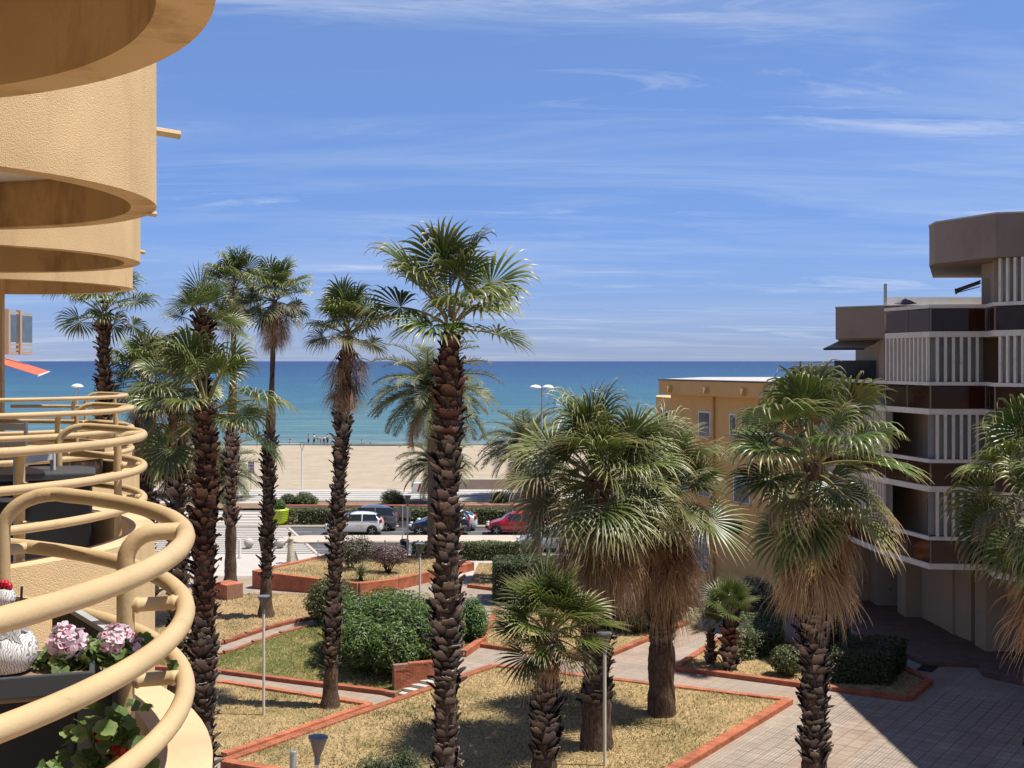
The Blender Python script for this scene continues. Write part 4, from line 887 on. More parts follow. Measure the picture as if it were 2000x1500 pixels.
mb = MB(); mb.box((xat(1302, 71.6), 71.35, 7.6), (.85, .06, 1.7), R_(-25)); w_ = ypart(mb, 'window_frame', M['white_paint']); mb = MB(); mb.box((xat(1302, 71.6) - .02, 71.30, 7.6), (.72, .05, 1.5), R_(-25)); mb.build('pane', M['window_glass'], w_)

# ------------------------------------------------------------------ far building at the left with its glazed loggia, and its awning
fb = empty('far_apartment_block', (-34, 80, 0), 0, 'cream seafront block with glazed loggia seen past the round balconies', 'building')
def fpart(mb, name, m, **kw): o = mb.build(name, m, fb, **kw); o.location = -fb.location; return o
mb = MB(); mb.prism([(-60, 58), (-26.2, 58.4), (xat(-20, 90), 90), (-60, 90)], 0, 18); fpart(mb, 'wall', M['cream_trim'])
PA, PB = at(14, 610, 76), at(64, 625, 80)
zb, zt2 = 11.62, 14.4
mb = MB(); mb.prism([(xat(2, 77) - .2, 76.6), PA[:2], PB[:2], (xat(2, 77) - .2, 82)], zb, zb + .16); fpart(mb, 'loggia_slab', M['beige_wall'])
for a, b in ((0.0, .45), (.45, 1.0)):
    p, q = PA.lerp(PB, a + .05), PA.lerp(PB, b - .03); d = q - p
    mb = MB(); mb.box(((p.x + q.x) / 2, (p.y + q.y) / 2, (zb + .75 + zt2 - .3) / 2), (math.hypot(d.x, d.y), .04, zt2 - zb - 1.05), math.atan2(d.y, d.x)); fpart(mb, 'loggia_pane', M['window_glass'])
    mb = MB(); mb.box(((p.x + q.x) / 2, (p.y + q.y) / 2, zt2 - .18), (math.hypot(d.x, d.y), .07, .14), math.atan2(d.y, d.x)); fpart(mb, 'top_bar', M['beige_wall'])
    for z in (zb + .30, zb + .62):
        mb = MB(); mb.box(((p.x + q.x) / 2, (p.y + q.y) / 2, z), (math.hypot(d.x, d.y), .08, .12), math.atan2(d.y, d.x)); fpart(mb, 'bottom_bar', M['beige_wall'])
for a in (.02, .46): p = PA.lerp(PB, a); mb = MB(); mb.box((p.x, p.y - .05, (zb + zt2) / 2), (.28, .28, zt2 - zb + .02)); fpart(mb, 'loggia_post', M['beige_wall'])
awning('terrace_awning', 'sun bleached orange red awning over the sea side terrace', ((-25.6, 59.2), (-34.1, 83.2), (.951, .309), 2.6), 11.38, 10.50, [M['terra']], 2)

# ------------------------------------------------------------------ palms
def fan_mesh(name, elev, kind, seed):
    """unit fan leaf: stalk then a pleated blade whose free tips bend down under their own weight; blade radius 1"""
    r_ = random.Random(seed); mb = MB(); dead = kind == 'dead'
    droop = {'stiff': .36, 'mid': .66, 'droopy': .88, 'dead': .95, 'fading': .85, 'shaggy': .62}[kind]
    pet = {'stiff': .85, 'mid': .95, 'droopy': 1.05, 'dead': .55, 'fading': .9, 'shaggy': .85}[kind]
    p = Vector((0, 0, 0)); path = [p.copy()]; n = 6
    for k in range(n):
        a = R_(elev + (22 if not dead else 25) * (1 - k / (n - 1)) - 5); p = p + Vector((math.cos(a), 0, math.sin(a))) * pet / n; path.append(p.copy())
    mb.tube(path, [.032 - .016 * k / n for k in range(n + 1)], 4, 1, cap=False)
    e = R_(elev - (12 if elev > -40 else 4)); d = Vector((math.cos(e), 0, math.sin(e))); Y = Vector((0, 1, 0)); roll = r_.uniform(-.6, .6)
    nn_ = d.cross(Y); Yr = Y * math.cos(roll) + nn_ * math.sin(roll); nn_ = d.cross(Yr)
    spread = R_({'stiff': 118, 'mid': 142, 'droopy': 128, 'dead': 66, 'fading': 115, 'shaggy': 122}[kind]); ns = {'dead': 24}.get(kind, 40)
    da = 2 * spread / ns; dv0 = r_.uniform(.7, 1.15)
    for i in range(ns):
        a = -spread + da * (i + .5); dr = droop * dv0 * r_.uniform(.7, 1.2)
        L = (.74 + .26 * math.cos(a * .62)) * r_.uniform(.88, 1.06) * (1.0 if not dead else r_.uniform(.8, 1.2))
        if dead: a += r_.gauss(0, .16)
        dirv = (d * math.cos(a) + Yr * math.sin(a) + nn_ * (.20 * abs(math.sin(a)) + (.10 if i % 2 else -.02))).normalized()
        side0 = dirv.cross(nn_).normalized()
        rr = [.03, .20, .38, .54, .68, .81, .92, 1.0]; q = path[-1].copy(); prev = 0.0; rows = []; dcur = dirv
        split = {'stiff': .52, 'mid': .62, 'droopy': .60, 'fading': .5, 'dead': .30, 'shaggy': .42}[kind]
        for j, t in enumerate(rr):
            wgt = 0 if t < split - .12 else min(1.0, dr * ((t - split + .12) / (1.12 - split)) ** 1.15)
            dcur = (dirv * (1 - wgt) + Vector((r_.gauss(0, .04), r_.gauss(0, .04), -1)) * wgt)
            if dcur.length < .05: dcur = Vector((0.1, 0, -1))
            dcur.normalize(); q = q + dcur * (t - prev) * L; prev = t
            hw = t * L * math.tan(da / 2) * 1.04 if t <= split else split * L * math.tan(da / 2) * (1 - (t - split) / (1.0 - split)) ** .85 * .86
            hw = max(hw, .0015) * (1 if not dead else .8)
            side = dcur.cross(nn_); side = side.normalized() if side.length > .05 else side0
            fold = side.cross(dcur).normalized() * hw * .55
            rows.append((q - side * hw, q + fold, q + side * hw))
        V = [v for row in rows for v in row]; m = len(rows); A = []
        for t in rr: A += [t * (.92 + .08 * (i % 2))] * 3
        mb.add(V, [(j * 3 + c, j * 3 + c + 1, j * 3 + c + 4, j * 3 + c + 3) for j in range(m - 1) for c in (0, 1)], 0, A)
    mats = {'dead': [DEAD, DEADSTALK], 'fading': [YELLOWING, PETIOLE], 'shaggy': [SHAGGY, PETIOLE]}.get(kind, [GREEN, PETIOLE])
    return mb.mesh(name, mats, True, 'tip')
_fans = {}
def fan(elev, kind, var):
    k = (elev, kind, var)
    if k not in _fans: _fans[k] = fan_mesh('dead_frond' if kind == 'dead' else 'frond', elev, kind, hash((elev, var)) % 1000 + var * 17 + len(kind))
    return _fans[k]
def boot_mesh(var, m):
    r_ = random.Random(40 + var); mb = MB(); w, h = .5, 1.0
    cols = [-1, -.45, 0, .45, 1]; V = []; A = []
    notch = r_.choice((-.10, .0, .30, -.16, .22)); sk = r_.uniform(-.16, .16); pale = r_.choice((.88, .96, 1.0, 1.0))
    for j, t in enumerate((0, .35, .7, 1.0)):
        for c in cols:
            ww = w * (1 - .30 * t); x = c * ww * (.5 + 0.0) + sk * t; top = t * h * (1 - (notch * (1 - abs(c)) if t > .9 else 0)) + (r_.uniform(-.12, .12) if t > .9 else 0)
            bulge = .16 * (1 - c * c) * (1 - .3 * t)
            V.append((x, -(bulge + t * .30 + t * t * .26), top)); A.append(t if t < .95 else (pale if abs(c) > .3 else .9))
    nr, nc = 4, 5; F_ = [(j * nc + c, j * nc + c + 1, (j + 1) * nc + c + 1, (j + 1) * nc + c) for j in range(nr - 1) for c in range(nc - 1)]
    mb.add(V, F_, 0, A)
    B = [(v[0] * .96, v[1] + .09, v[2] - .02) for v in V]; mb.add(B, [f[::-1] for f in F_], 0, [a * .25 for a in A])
    b = len(V); rim = [(nr - 1) * nc + c for c in range(nc)]
    for c in range(nc - 1): mb.f.append([rim[c], rim[c + 1], b + rim[c + 1], b + rim[c]]); mb.m.append(0)
    return mb.mesh('leaf_base', m, False, 'tip')
BOOTS = [boot_mesh(k, BOOT) for k in range(7)]; RBOOTS = [boot_mesh(k + 1, REDBOOT) for k in range(5)]
GA = 2.39996
def palm(name, label, base, ztop, rad, R, classes, kind='mid', dead=(), boots=None, single=False, lean=(0, 0), flare=1.25, bootz=None, red=0.0, slim=None, seed=1, bsize=.30, fading=.0, group=None, fan_scale=(.78, 1.12), tmat=None, mess=.16, rprof=None):
    r_ = random.Random(seed); bx, by, bz_ = base
    root = empty(name, base, 0, label, 'palm', group); H = ztop - bz_
    def axis(z): t = max(0, z / H); return Vector((lean[0] * t ** 1.3, lean[1] * t ** 1.3, z))
    def rd(z):
        t = z / H; k = 1 + (flare - 1) * math.exp(-z / .45)
        if rprof:
            for (za_, ra_), (zb_, rb_) in zip(rprof, rprof[1:]):
                if za_ <= z <= zb_: return (ra_ + (rb_ - ra_) * sstep((z - za_) / (zb_ - za_))) * (1 + .03 * math.sin(z * 7.1))
            return rprof[-1][1] if z > rprof[-1][0] else rprof[0][1]
        if slim: k *= 1 - (1 - slim[1]) * sstep((t - slim[0]) / .12)
        return rad * k * (1 + .04 * math.sin(z * 5.1 + seed))
    mb = MB(); n = 16; rows = int(H / .16) + 2; V = []
    for j in range(rows):
        z = H * j / (rows - 1); c = axis(z)
        for k in range(n):
            a = 2 * math.pi * k / n; q = rd(z) * (1 + r_.uniform(-.05, .05)) * (.86 if boots and bootz and z > bootz[0] else 1); V.append((c.x + q * math.cos(a), c.y + q * math.sin(a), z - (.25 if j == 0 else 0)))
    mb.add(V, [(j * n + k, j * n + (k + 1) % n, (j + 1) * n + (k + 1) % n, (j + 1) * n + k) for j in range(rows - 1) for k in range(n)] + [tuple((rows - 1) * n + k for k in range(n))])
    mb.build('trunk', tmat or M['trunk'], root, smooth=True)
    # cut leaf bases clothe the trunk
    if boots:
        z0, z1 = bootz; items = []; row = 0; z = z0
        while z < z1:
            nb = boots
            for k in range(nb):
                if r_.random() < .09: continue
                a = 2 * math.pi * (k + .5 * (row % 2)) / nb + r_.uniform(-.26, .26); c = axis(z); q = rd(z) * .80
                isred = (z - z0) / (z1 - z0) > 1 - red * r_.uniform(.85, 1.15)
                s_ = bsize * r_.uniform(.6, 1.25) * (1 + .22 * math.sin(z * 1.9 + seed)) * min(1.25, rd(z) / rad + .1)
                items.append((Vector((c.x + q * math.cos(a), c.y + q * math.sin(a), z + r_.uniform(-.09, .09))), a + math.pi / 2 + r_.uniform(-.2, .2), s_, isred, r_.randrange(70), r_.gauss(.10, .26)))
            row += 1; z += bsize * .50
        items.sort(key=lambda q: q[1] and (abs(math.sin(q[1] - math.pi / 2) + 1)))      # those facing the camera first
        wdt = 2 * math.pi * rad / boots * 1.35
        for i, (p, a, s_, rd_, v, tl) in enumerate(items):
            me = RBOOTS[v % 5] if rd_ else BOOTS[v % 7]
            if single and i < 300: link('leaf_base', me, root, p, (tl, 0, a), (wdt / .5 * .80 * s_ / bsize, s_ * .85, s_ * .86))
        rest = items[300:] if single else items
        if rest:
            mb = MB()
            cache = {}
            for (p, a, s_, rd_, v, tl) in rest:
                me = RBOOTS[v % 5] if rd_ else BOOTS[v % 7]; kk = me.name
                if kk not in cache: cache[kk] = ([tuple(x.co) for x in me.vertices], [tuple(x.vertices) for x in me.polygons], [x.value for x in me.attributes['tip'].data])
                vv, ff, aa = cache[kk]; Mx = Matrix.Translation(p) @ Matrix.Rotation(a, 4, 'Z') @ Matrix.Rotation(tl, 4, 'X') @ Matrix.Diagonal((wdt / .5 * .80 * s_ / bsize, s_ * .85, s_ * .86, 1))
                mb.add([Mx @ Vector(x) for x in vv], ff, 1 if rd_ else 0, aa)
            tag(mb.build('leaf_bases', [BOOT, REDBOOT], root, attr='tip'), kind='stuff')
    # crown
    c = axis(H); i = 0; az0 = r_.uniform(0, 6.28)
    for elev, cnt in classes:
        for k in range(cnt):
            az = az0 + i * GA + r_.uniform(-.25, .25); i += 1
            s_ = R * r_.uniform(*fan_scale); zz_ = c.z + .05 + (elev - 40) / 90 * .32 + r_.uniform(-.08, .08)
            kd = 'fading' if (elev <= 0 and r_.random() < fading) else kind
            off_ = rad * .45 * math.cos(R_(elev))
            link('frond', fan(elev, kd, (i + seed) % 5), root, (c.x + math.cos(az) * off_, c.y + math.sin(az) * off_, zz_), (r_.gauss(0, mess), r_.gauss(0, mess * .8), az), (s_, s_ * r_.uniform(.85, 1.1), s_))
    for elev, cnt, zlo, zhi in dead:
        for k in range(cnt):
            az = az0 + i * GA + r_.uniform(-.3, .3); i += 1; s_ = R * r_.uniform(.62, 1.0); zz_ = c.z - r_.uniform(zlo, zhi); cc = axis(zz_); off_ = rad * .8
            link('dead_frond', fan(elev, 'dead', (i + seed) % 3), root, (cc.x + math.cos(az) * off_, cc.y + math.sin(az) * off_, zz_), (r_.uniform(-.15, .15), r_.uniform(-.12, .12), az), (s_, s_, s_))
    return root
CL = [(80, 4), (60, 6), (40, 7), (20, 7), (0, 7), (-25, 5)]
def base(px, D, z=0.0): return (xat(px, D), D, z)
def zc(py, D): return EYE - (py - 705) / F * D
# tall centre palm
palm('fan_palm', 'tallest fan palm with a thick trunk of cut leaf bases mid garden', base(868, 25.6), zc(632, 25.6), .335, 1.20, [(80, 3), (62, 3), (40, 4), (15, 4), (-12, 3)], 'mid', (), 8, True, lean=(.12, 0), bootz=(2.4, zc(652, 25.6)), red=.20, seed=4, bsize=.25, fan_scale=(.82, 1.08), rprof=[(0, .29), (zc(1400, 25.6), .245), (zc(1150, 25.6), .285), (zc(1020, 25.6), .27), (zc(955, 25.6), .21), (zc(900, 25.6), .25), (zc(830, 25.6), .31), (zc(745, 25.6), .31), (zc(690, 25.6), .20), (zc(640, 25.6), .15)])
# slim palm rooted in the low lawn
zq = -.58; D = (EYE - zq) * F / (1380 - 705)
palm('fan_palm', 'slender fan palm leaning slightly over the low lawn beside the slender lamp', base(645, D, zq), zc(655, D), .215, .95, [(80, 3), (60, 5), (38, 6), (15, 5), (-10, 5)], 'mid', [(-60, 14, .2, 1.1), (-80, 26, .5, 1.9)], 7, True, lean=(xat(677, D) - xat(645, D), .3), flare=1.9, bootz=(1.35, zc(690, D) - zq), red=.10, seed=9, bsize=.23, fading=.6)
# tall pair behind the crossing lawn
zq = 0.0; D = 53.6
palm('fan_palm', 'very tall slim palm with a brown thatched skirt', base(519, D, 0), zc(585, D), .245, 1.02, [(80, 3), (60, 5), (38, 6), (15, 6), (-10, 6), (-35, 5)], 'mid', [(-60, 14, .2, .8), (-80, 22, .5, 1.6)], 7, False, lean=(xat(537, D) - xat(519, D), 0), flare=1.7, bootz=(1.7, zc(845, D)), red=0, slim=(.62, .52), seed=14, bsize=.28, fading=.4)
D = 61.0
palm('fan_palm', 'tall slim palm with a smooth dark foot beside the short brick wall', base(450, D, 0), zc(560, D), .27, 1.05, [(80, 3), (60, 5), (38, 6), (15, 6), (-10, 6), (-35, 5)], 'mid', [(-60, 14, .2, .9), (-80, 20, .5, 1.6)], 7, False, lean=(xat(458, D) - xat(450, D), 0), flare=1.6, bootz=(3.0, zc(830, D)), slim=(.60, .55), seed=21, bsize=.32, fading=.5)
# group behind the rails
D = 28.8
palm('fan_palm', 'fan palm with dark red trunk and wide drooping leaves close behind the cream rails', base(398, D), zc(800, D), .235, 1.06, [(80, 2), (62, 3), (40, 3), (18, 4), (-8, 4), (-30, 3)], 'droopy', (), 8, True, lean=(.06, 0), bootz=(1.6, zc(805, D)), red=.62, seed=31, bsize=.22)
D = 38.5
palm('fan_palm', 'fan palm whose round stiff leaves rise behind the dark red trunk', base(388, D), zc(640, D), .20, .98, [(80, 2), (62, 3), (40, 3), (15, 4), (-15, 3)], 'stiff', (), 6, False, lean=(.15, 0), bootz=(1.2, zc(620, D)), red=.3, seed=35, bsize=.3)
D = 41.5
palm('fan_palm', 'fan palm with shaggy green crown and a thick trunk left of the dark red one', base(346, D), zc(770, D), .27, 1.0, [(80, 2), (60, 4), (38, 5), (15, 5), (-10, 5), (-35, 4)], 'mid', [(-78, 14, .3, 1.0)], 7, False, bootz=(1.0, zc(780, D)), red=.3, seed=38, bsize=.32, fading=.3)
D = 48.0
palm('fan_palm', 'stout fan palm with a hanging brown skirt beside the far round railings', base(283, D), zc(745, D), .33, 1.08, [(80, 4), (60, 5), (38, 6), (15, 6), (-10, 6), (-35, 5)], 'mid', [(-60, 10, .3, .9), (-80, 26, .6, 2.2)], 7, False, bootz=(1.5, zc(840, D)), seed=42, bsize=.34, fading=.4)
D = 45.0
palm('fan_palm', 'fan palm with a red brown trunk rising behind the far round railings', base(203, D), zc(612, D), .20, 1.12, [(80, 2), (62, 3), (40, 4), (15, 4), (-15, 5)], 'droopy', (), 7, False, bootz=(2.0, zc(618, D)), red=.9, seed=46, bsize=.26)
# big shaggy twins
zq = .10; D = (EYE - zq) * F / (1460 - 705)
palm('shaggy_fan_palm', 'broad fan palm with a thick brown skirt behind the lamp on the wide lawn', base(1165, D, zq), zc(940, D), .42, 1.62, [(80, 6), (60, 9), (40, 11), (18, 12), (-5, 12), (-28, 11)], 'shaggy', [(-35, 6, .3, .8), (-60, 24, .6, 1.6), (-76, 36, .8, 2.0), (-80, 30, 1.2, 2.2)], 8, False, flare=1.12, bootz=(1.35, zc(1130, D)), seed=51, bsize=.26, fading=.22, mess=.28, fan_scale=(.65, 1.15))
D = (EYE - zq) * F / (1395 - 705)
palm('shaggy_fan_palm', 'broad fan palm with a thick brown skirt and dark bare trunk near the path bend', base(1292, D, zq), zc(968, D), .41, 1.56, [(80, 5), (60, 8), (40, 9), (18, 11), (-5, 11), (-28, 10)], 'shaggy', [(-35, 6, .3, .9), (-60, 24, .6, 1.7), (-76, 36, .8, 2.2), (-80, 30, 1.4, 2.5)], 8, False, flare=1.14, bootz=(2.2, zc(1150, D)), seed=56, bsize=.26, fading=.22, mess=.28, fan_scale=(.65, 1.15))
# palm in front of the taupe block
D = 30.4
palm('shaggy_fan_palm', 'fan palm with large hanging leaves and long brown skirt before the taupe block', base(1590, D), zc(905, D), .31, 1.50, [(80, 3), (62, 4), (40, 4), (18, 5), (-8, 6), (-34, 6), (-62, 6)], 'droopy', [(-60, 10, .5, 1.2), (-80, 40, 1.0, 2.0), (-80, 34, 1.6, 2.4)], 8, True, bootz=(1.4, zc(1200, D)), seed=63, bsize=.24, fading=.45, fan_scale=(.7, 1.12), mess=.27)
D = 30.0
palm('shaggy_fan_palm', 'fan palm with hanging leaves at the near corner of the taupe block', base(2046, D), zc(965, D), .36, 1.30, [(80, 3), (62, 4), (40, 5), (18, 6), (-8, 6), (-34, 7), (-62, 7)], 'droopy', [(-60, 8, .4, 1.0), (-80, 30, .8, 2.6)], 7, False, bootz=(1.4, 5.4), seed=69, fading=.45, mess=.27)
# small palms
D = 32.0
palm('young_fan_palm', 'young fan palm with a shaggy short trunk in the middle of the wide lawn', base(1062, D, .1), zc(1235, D), .30, 1.02, [(80, 7), (60, 8), (42, 8), (22, 8), (2, 7), (-20, 4)], 'stiff', [(-60, 10, .1, .4)], 7, True, lean=(.12, 0), bootz=(.75, zc(1262, D) - .1), red=.25, seed=74, bsize=.24, fading=.4)
p_ = gp(1425, 1306, .1)
palm('little_fan_palm', 'little fan palm with upright leaves beside the low clipped hedge', (p_[0], p_[1], .1), 1.95, .22, .80, [(80, 4), (62, 5), (42, 5), (18, 4)], 'stiff', (), 6, False, bootz=(.1, 1.6), red=.6, seed=81, bsize=.24)
p_ = gp(1388, 1296, .1)
palm('little_fan_palm', 'shortest fan palm with a thin double stem next to the broken brick border', (p_[0], p_[1], .1), 1.25, .13, .62, [(80, 3), (60, 4), (35, 4), (5, 3)], 'stiff', (), 5, False, bootz=(.1, 1.1), red=.5, seed=84, bsize=.18)
D = 62.5
palm('fan_palm', 'dusty fan palm with a ringed trunk between the parked silver car and the block hedge', base(1047, D), zc(905, D), .25, 1.1, [(80, 3), (60, 5), (38, 6), (15, 7), (-10, 7), (-35, 7)], 'shaggy', [(-60, 10, .2, .8), (-80, 14, .4, 1.2)], None, False, flare=1.3, seed=88, fading=.5, tmat=M['ring_trunk'])

def feather_mesh(elev, var, dry=False):
    r_ = random.Random(elev * 3 + var * 11 + 500); mb = MB(); n = 26; p = Vector((0, 0, 0)); path = [p.copy()]; dirs = []
    for k in range(n):
        t = k / n; a = R_(elev - (85 if elev > 20 else 62) * t ** 1.25); d = Vector((math.cos(a), 0, math.sin(a))); p = p + d / n; path.append(p.copy()); dirs.append(d)
    mb.tube(path, [.016 * (1 - .8 * k / n) + .002 for k in range(n + 1)], 4, 1, cap=False)
    for k in range(2, n):
        for h in (0, .5):
            d = dirs[k]; q = path[k] + d * h / n; t = (k + h) / n; up = d.cross(Vector((0, 1, 0))) * -1
            up = Vector((-d.z, 0, d.x)); L = .20 * math.sin(math.pi * min(1, .18 + .80 * t)) + .035
            for s_ in (-1, 1):
                dv = (Vector((0, s_, 0)) * .80 + d * .62 + up * r_.uniform(.05, .42)).normalized(); e = q + dv * L * r_.uniform(.85, 1.1) + Vector((0, 0, -.05 * r_.random() - (.08 if dry else 0))); w = .0075
                m_ = q.lerp(e, .5) + Vector((0, 0, .008))
                mb.add([q - d * w * .6, q + d * w * .6, m_ + d * w, e, m_ - d * w], [(0, 1, 2, 4), (4, 2, 3)], 0, [t * .6, t * .6, t * .6 + .2, 1, t * .6 + .2])
    return mb.mesh('dry_frond' if dry else 'frond', [FEATHERDRY if dry else FEATHER, PETIOLE], False, 'tip')
_fe = {}
def feather(elev, var, dry=False):
    k = (elev, var, dry)
    if k not in _fe: _fe[k] = feather_mesh(elev, var, dry)
    return _fe[k]
def date_palm(label, base, ztop, rad, L, classes, seed, dry=0):
    r_ = random.Random(seed); root = empty('date_palm', base, 0, label, 'palm'); H = ztop - base[2]; mb = MB(); n = 14; rows = max(6, int(H / .1)); V = []
    for j in range(rows):
        z = H * j / (rows - 1)
        for k in range(n):
            a = 2 * math.pi * k / n; q = rad * (1 + .07 * (j % 2) + .25 * math.exp(-z / .4) + (.25 * sstep((z - H + .7) / .6))) * (1 + r_.uniform(-.05, .05)); V.append((q * math.cos(a), q * math.sin(a), z - (.3 if j == 0 else 0)))
    mb.add(V, [(j * n + k, j * n + (k + 1) % n, (j + 1) * n + (k + 1) % n, (j + 1) * n + k) for j in range(rows - 1) for k in range(n)] + [tuple((rows - 1) * n + k for k in range(n))])
    mb.build('trunk', M['ring_trunk'], root); i = 0
    for elev, cnt in classes:
        for k in range(cnt):
            az = i * GA + r_.uniform(-.2, .2); i += 1; s_ = L * r_.uniform(.85, 1.1)
            link('frond', feather(elev, i % 2), root, (math.cos(az) * rad * .5, math.sin(az) * rad * .5, H + (elev - 30) / 90 * .3), (r_.uniform(-.25, .25), 0, az), (s_,) * 3)
    for k in range(dry):
        az = i * GA; i += 1; s_ = L * r_.uniform(.6, .9); link('dry_frond', feather(-45, k % 2, True), root, (math.cos(az) * rad * .6, math.sin(az) * rad * .6, H - .25 - r_.random() * .3), (r_.uniform(-.2, .2), 0, az), (s_,) * 3)
    return root
DP = [(80, 7), (60, 10), (42, 12), (24, 14), (5, 14), (-15, 10)]
dp_ = date_palm('feathery date palm with orange fruit stalks behind the tallest fan palm', base(843, 67.2, .2), zc(765, 67.2), .22, 3.9, DP, 5, 14)
fruit_m = mat('orange fruit stalks', (.42, .19, .03), .6, .2)
for k in range(7):
    a = k * .9; mb = MB(); r_ = random.Random(k)
    for q in range(16):
        b_ = a + r_.uniform(-.3, .3); l_ = r_.uniform(.6, 1.0); mb.tube([(0, 0, 0), (math.cos(b_) * l_ * .6, math.sin(b_) * l_ * .6, .25), (math.cos(b_) * l_, math.sin(b_) * l_, -.15 - r_.random() * .2)], .014, 4)
    mb.build('fruit_stalk', fruit_m, dp_, loc=(0, 0, zc(765, 67.2) - .25))
date_palm('low feathery date palm by the promenade with the beach behind it', base(852, 91.5, .5), zc(905, 91.5), .30, 3.2, DP, 7, 8)
date_palm('feathery date palm beside the twin headed street light', base(1031, 95.5, .5), zc(872, 95.5), .32, 4.2, DP, 12, 14)
date_palm('feathery date palm behind the sign at the end of the crossing', base(428, 94.5, .5), zc(925, 94.5), .30, 3.6, DP, 15, 8)
date_palm('feathery date palm nearest the far round railings', base(330, 96.5, .5), zc(925, 96.5), .30, 3.4, DP, 18, 8)

# ------------------------------------------------------------------ hedges and bushes: leaves over a dark solid core painted as inner shade
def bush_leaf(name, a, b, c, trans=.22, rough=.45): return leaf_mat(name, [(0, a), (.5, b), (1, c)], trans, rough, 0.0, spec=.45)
OLE = bush_leaf('oleander leaf', (.022, .052, .010), (.066, .132, .022), (.17, .27, .055))
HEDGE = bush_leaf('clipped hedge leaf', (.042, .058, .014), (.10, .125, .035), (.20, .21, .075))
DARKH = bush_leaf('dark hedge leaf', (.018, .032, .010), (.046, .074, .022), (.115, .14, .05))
PURP = bush_leaf('purple leaf', (.085, .045, .050), (.19, .115, .115), (.32, .22, .20))
GREYB = bush_leaf('variegated leaf', (.06, .08, .04), (.17, .20, .12), (.42, .43, .33))
BROWNB = bush_leaf('brownish shrub leaf', (.055, .045, .028), (.12, .10, .06), (.20, .17, .11))
TWIGCORE = mat('dark_twig_core', (.035, .028, .018), .95)  # near black: the core's colour holds the shade inside bushes; branches share it
def leaves(mb, pts, size, aspect, rs_, up=.35):
    """pts: (position, outward normal, shade 0..1)"""
    for p, nrm, att in pts:
        d = np.array(nrm) + rs_.normal(0, .55, 3); d[2] += up; d /= np.linalg.norm(d) + 1e-6
        t = np.cross(d, rs_.normal(0, 1, 3)); t /= np.linalg.norm(t) + 1e-6; s_ = np.cross(d, t); L = size * rs_.uniform(.65, 1.3); w = L * aspect
        p = np.array(p); a = p - t * L * .5; b = p + t * L * .5
        b_ = len(mb.v); mb.v += [tuple(a), tuple(p + s_ * w + d * w * .3), tuple(b), tuple(p - s_ * w + d * w * .3)]; mb.f.append([b_, b_ + 1, b_ + 2, b_ + 3]); mb.m.append(0); mb.a += [att * .8, att, att, att]
def hedge_box(name, label, poly, z0, z1, m, n, size=.09, aspect=.32, seed=1, rough=.10, cat='hedge'):
    rs_ = np.random.RandomState(seed); cx = sum(p[0] for p in poly) / len(poly); cy = sum(p[1] for p in poly) / len(poly)
    root = empty(name, (cx, cy, z0), 0, label, cat); P = [(p[0] - cx, p[1] - cy) for p in poly]; H = z1 - z0
    mb = MB(); mb.prism([(p[0] * .90, p[1] * .90) for p in P], .0, H - .12); mb.build('dark_twig_core', TWIGCORE, root)
    area = abs(sum(P[i][0] * P[(i + 1) % len(P)][1] - P[(i + 1) % len(P)][0] * P[i][1] for i in range(len(P)))) / 2; per = sum(math.dist(P[i], P[(i + 1) % len(P)]) for i in range(len(P)))
    sgn = 1 if sum(P[i][0] * P[(i + 1) % len(P)][1] - P[(i + 1) % len(P)][0] * P[i][1] for i in range(len(P))) > 0 else -1
    pts = []; ft = area / (area + per * H); xs = [p[0] for p in P]; ys = [p[1] for p in P]
    while len(pts) < n:
        bump = rs_.normal(0, rough * .5)
        if rs_.rand() < ft:
            x, y = rs_.uniform(min(xs), max(xs)), rs_.uniform(min(ys), max(ys))
            if not poly_in((x, y), P): continue
            wob = .05 * math.sin(x * 2.3 + seed) * math.sin(y * 2.9); pts.append(((x, y, H - abs(bump) + wob + .03), (0, 0, 1), rs_.uniform(.3, 1)))
        else:
            i = rs_.choice(len(P), p=np.array([math.dist(P[k], P[(k + 1) % len(P)]) for k in range(len(P))]) / per); a, b = P[i], P[(i + 1) % len(P)]; t = rs_.rand(); l = math.dist(a, b); nx, ny = sgn * (b[1] - a[1]) / l, -sgn * (b[0] - a[0]) / l
            z = rs_.uniform(0, H); pts.append(((a[0] + (b[0] - a[0]) * t + nx * (bump - .03), a[1] + (b[1] - a[1]) * t + ny * (bump - .03), z), (nx, ny, .1), rs_.uniform(.1, .9)))
    mb = MB(); leaves(mb, pts, size, aspect, rs_); mb.build('foliage', m, root, attr='tip'); return root
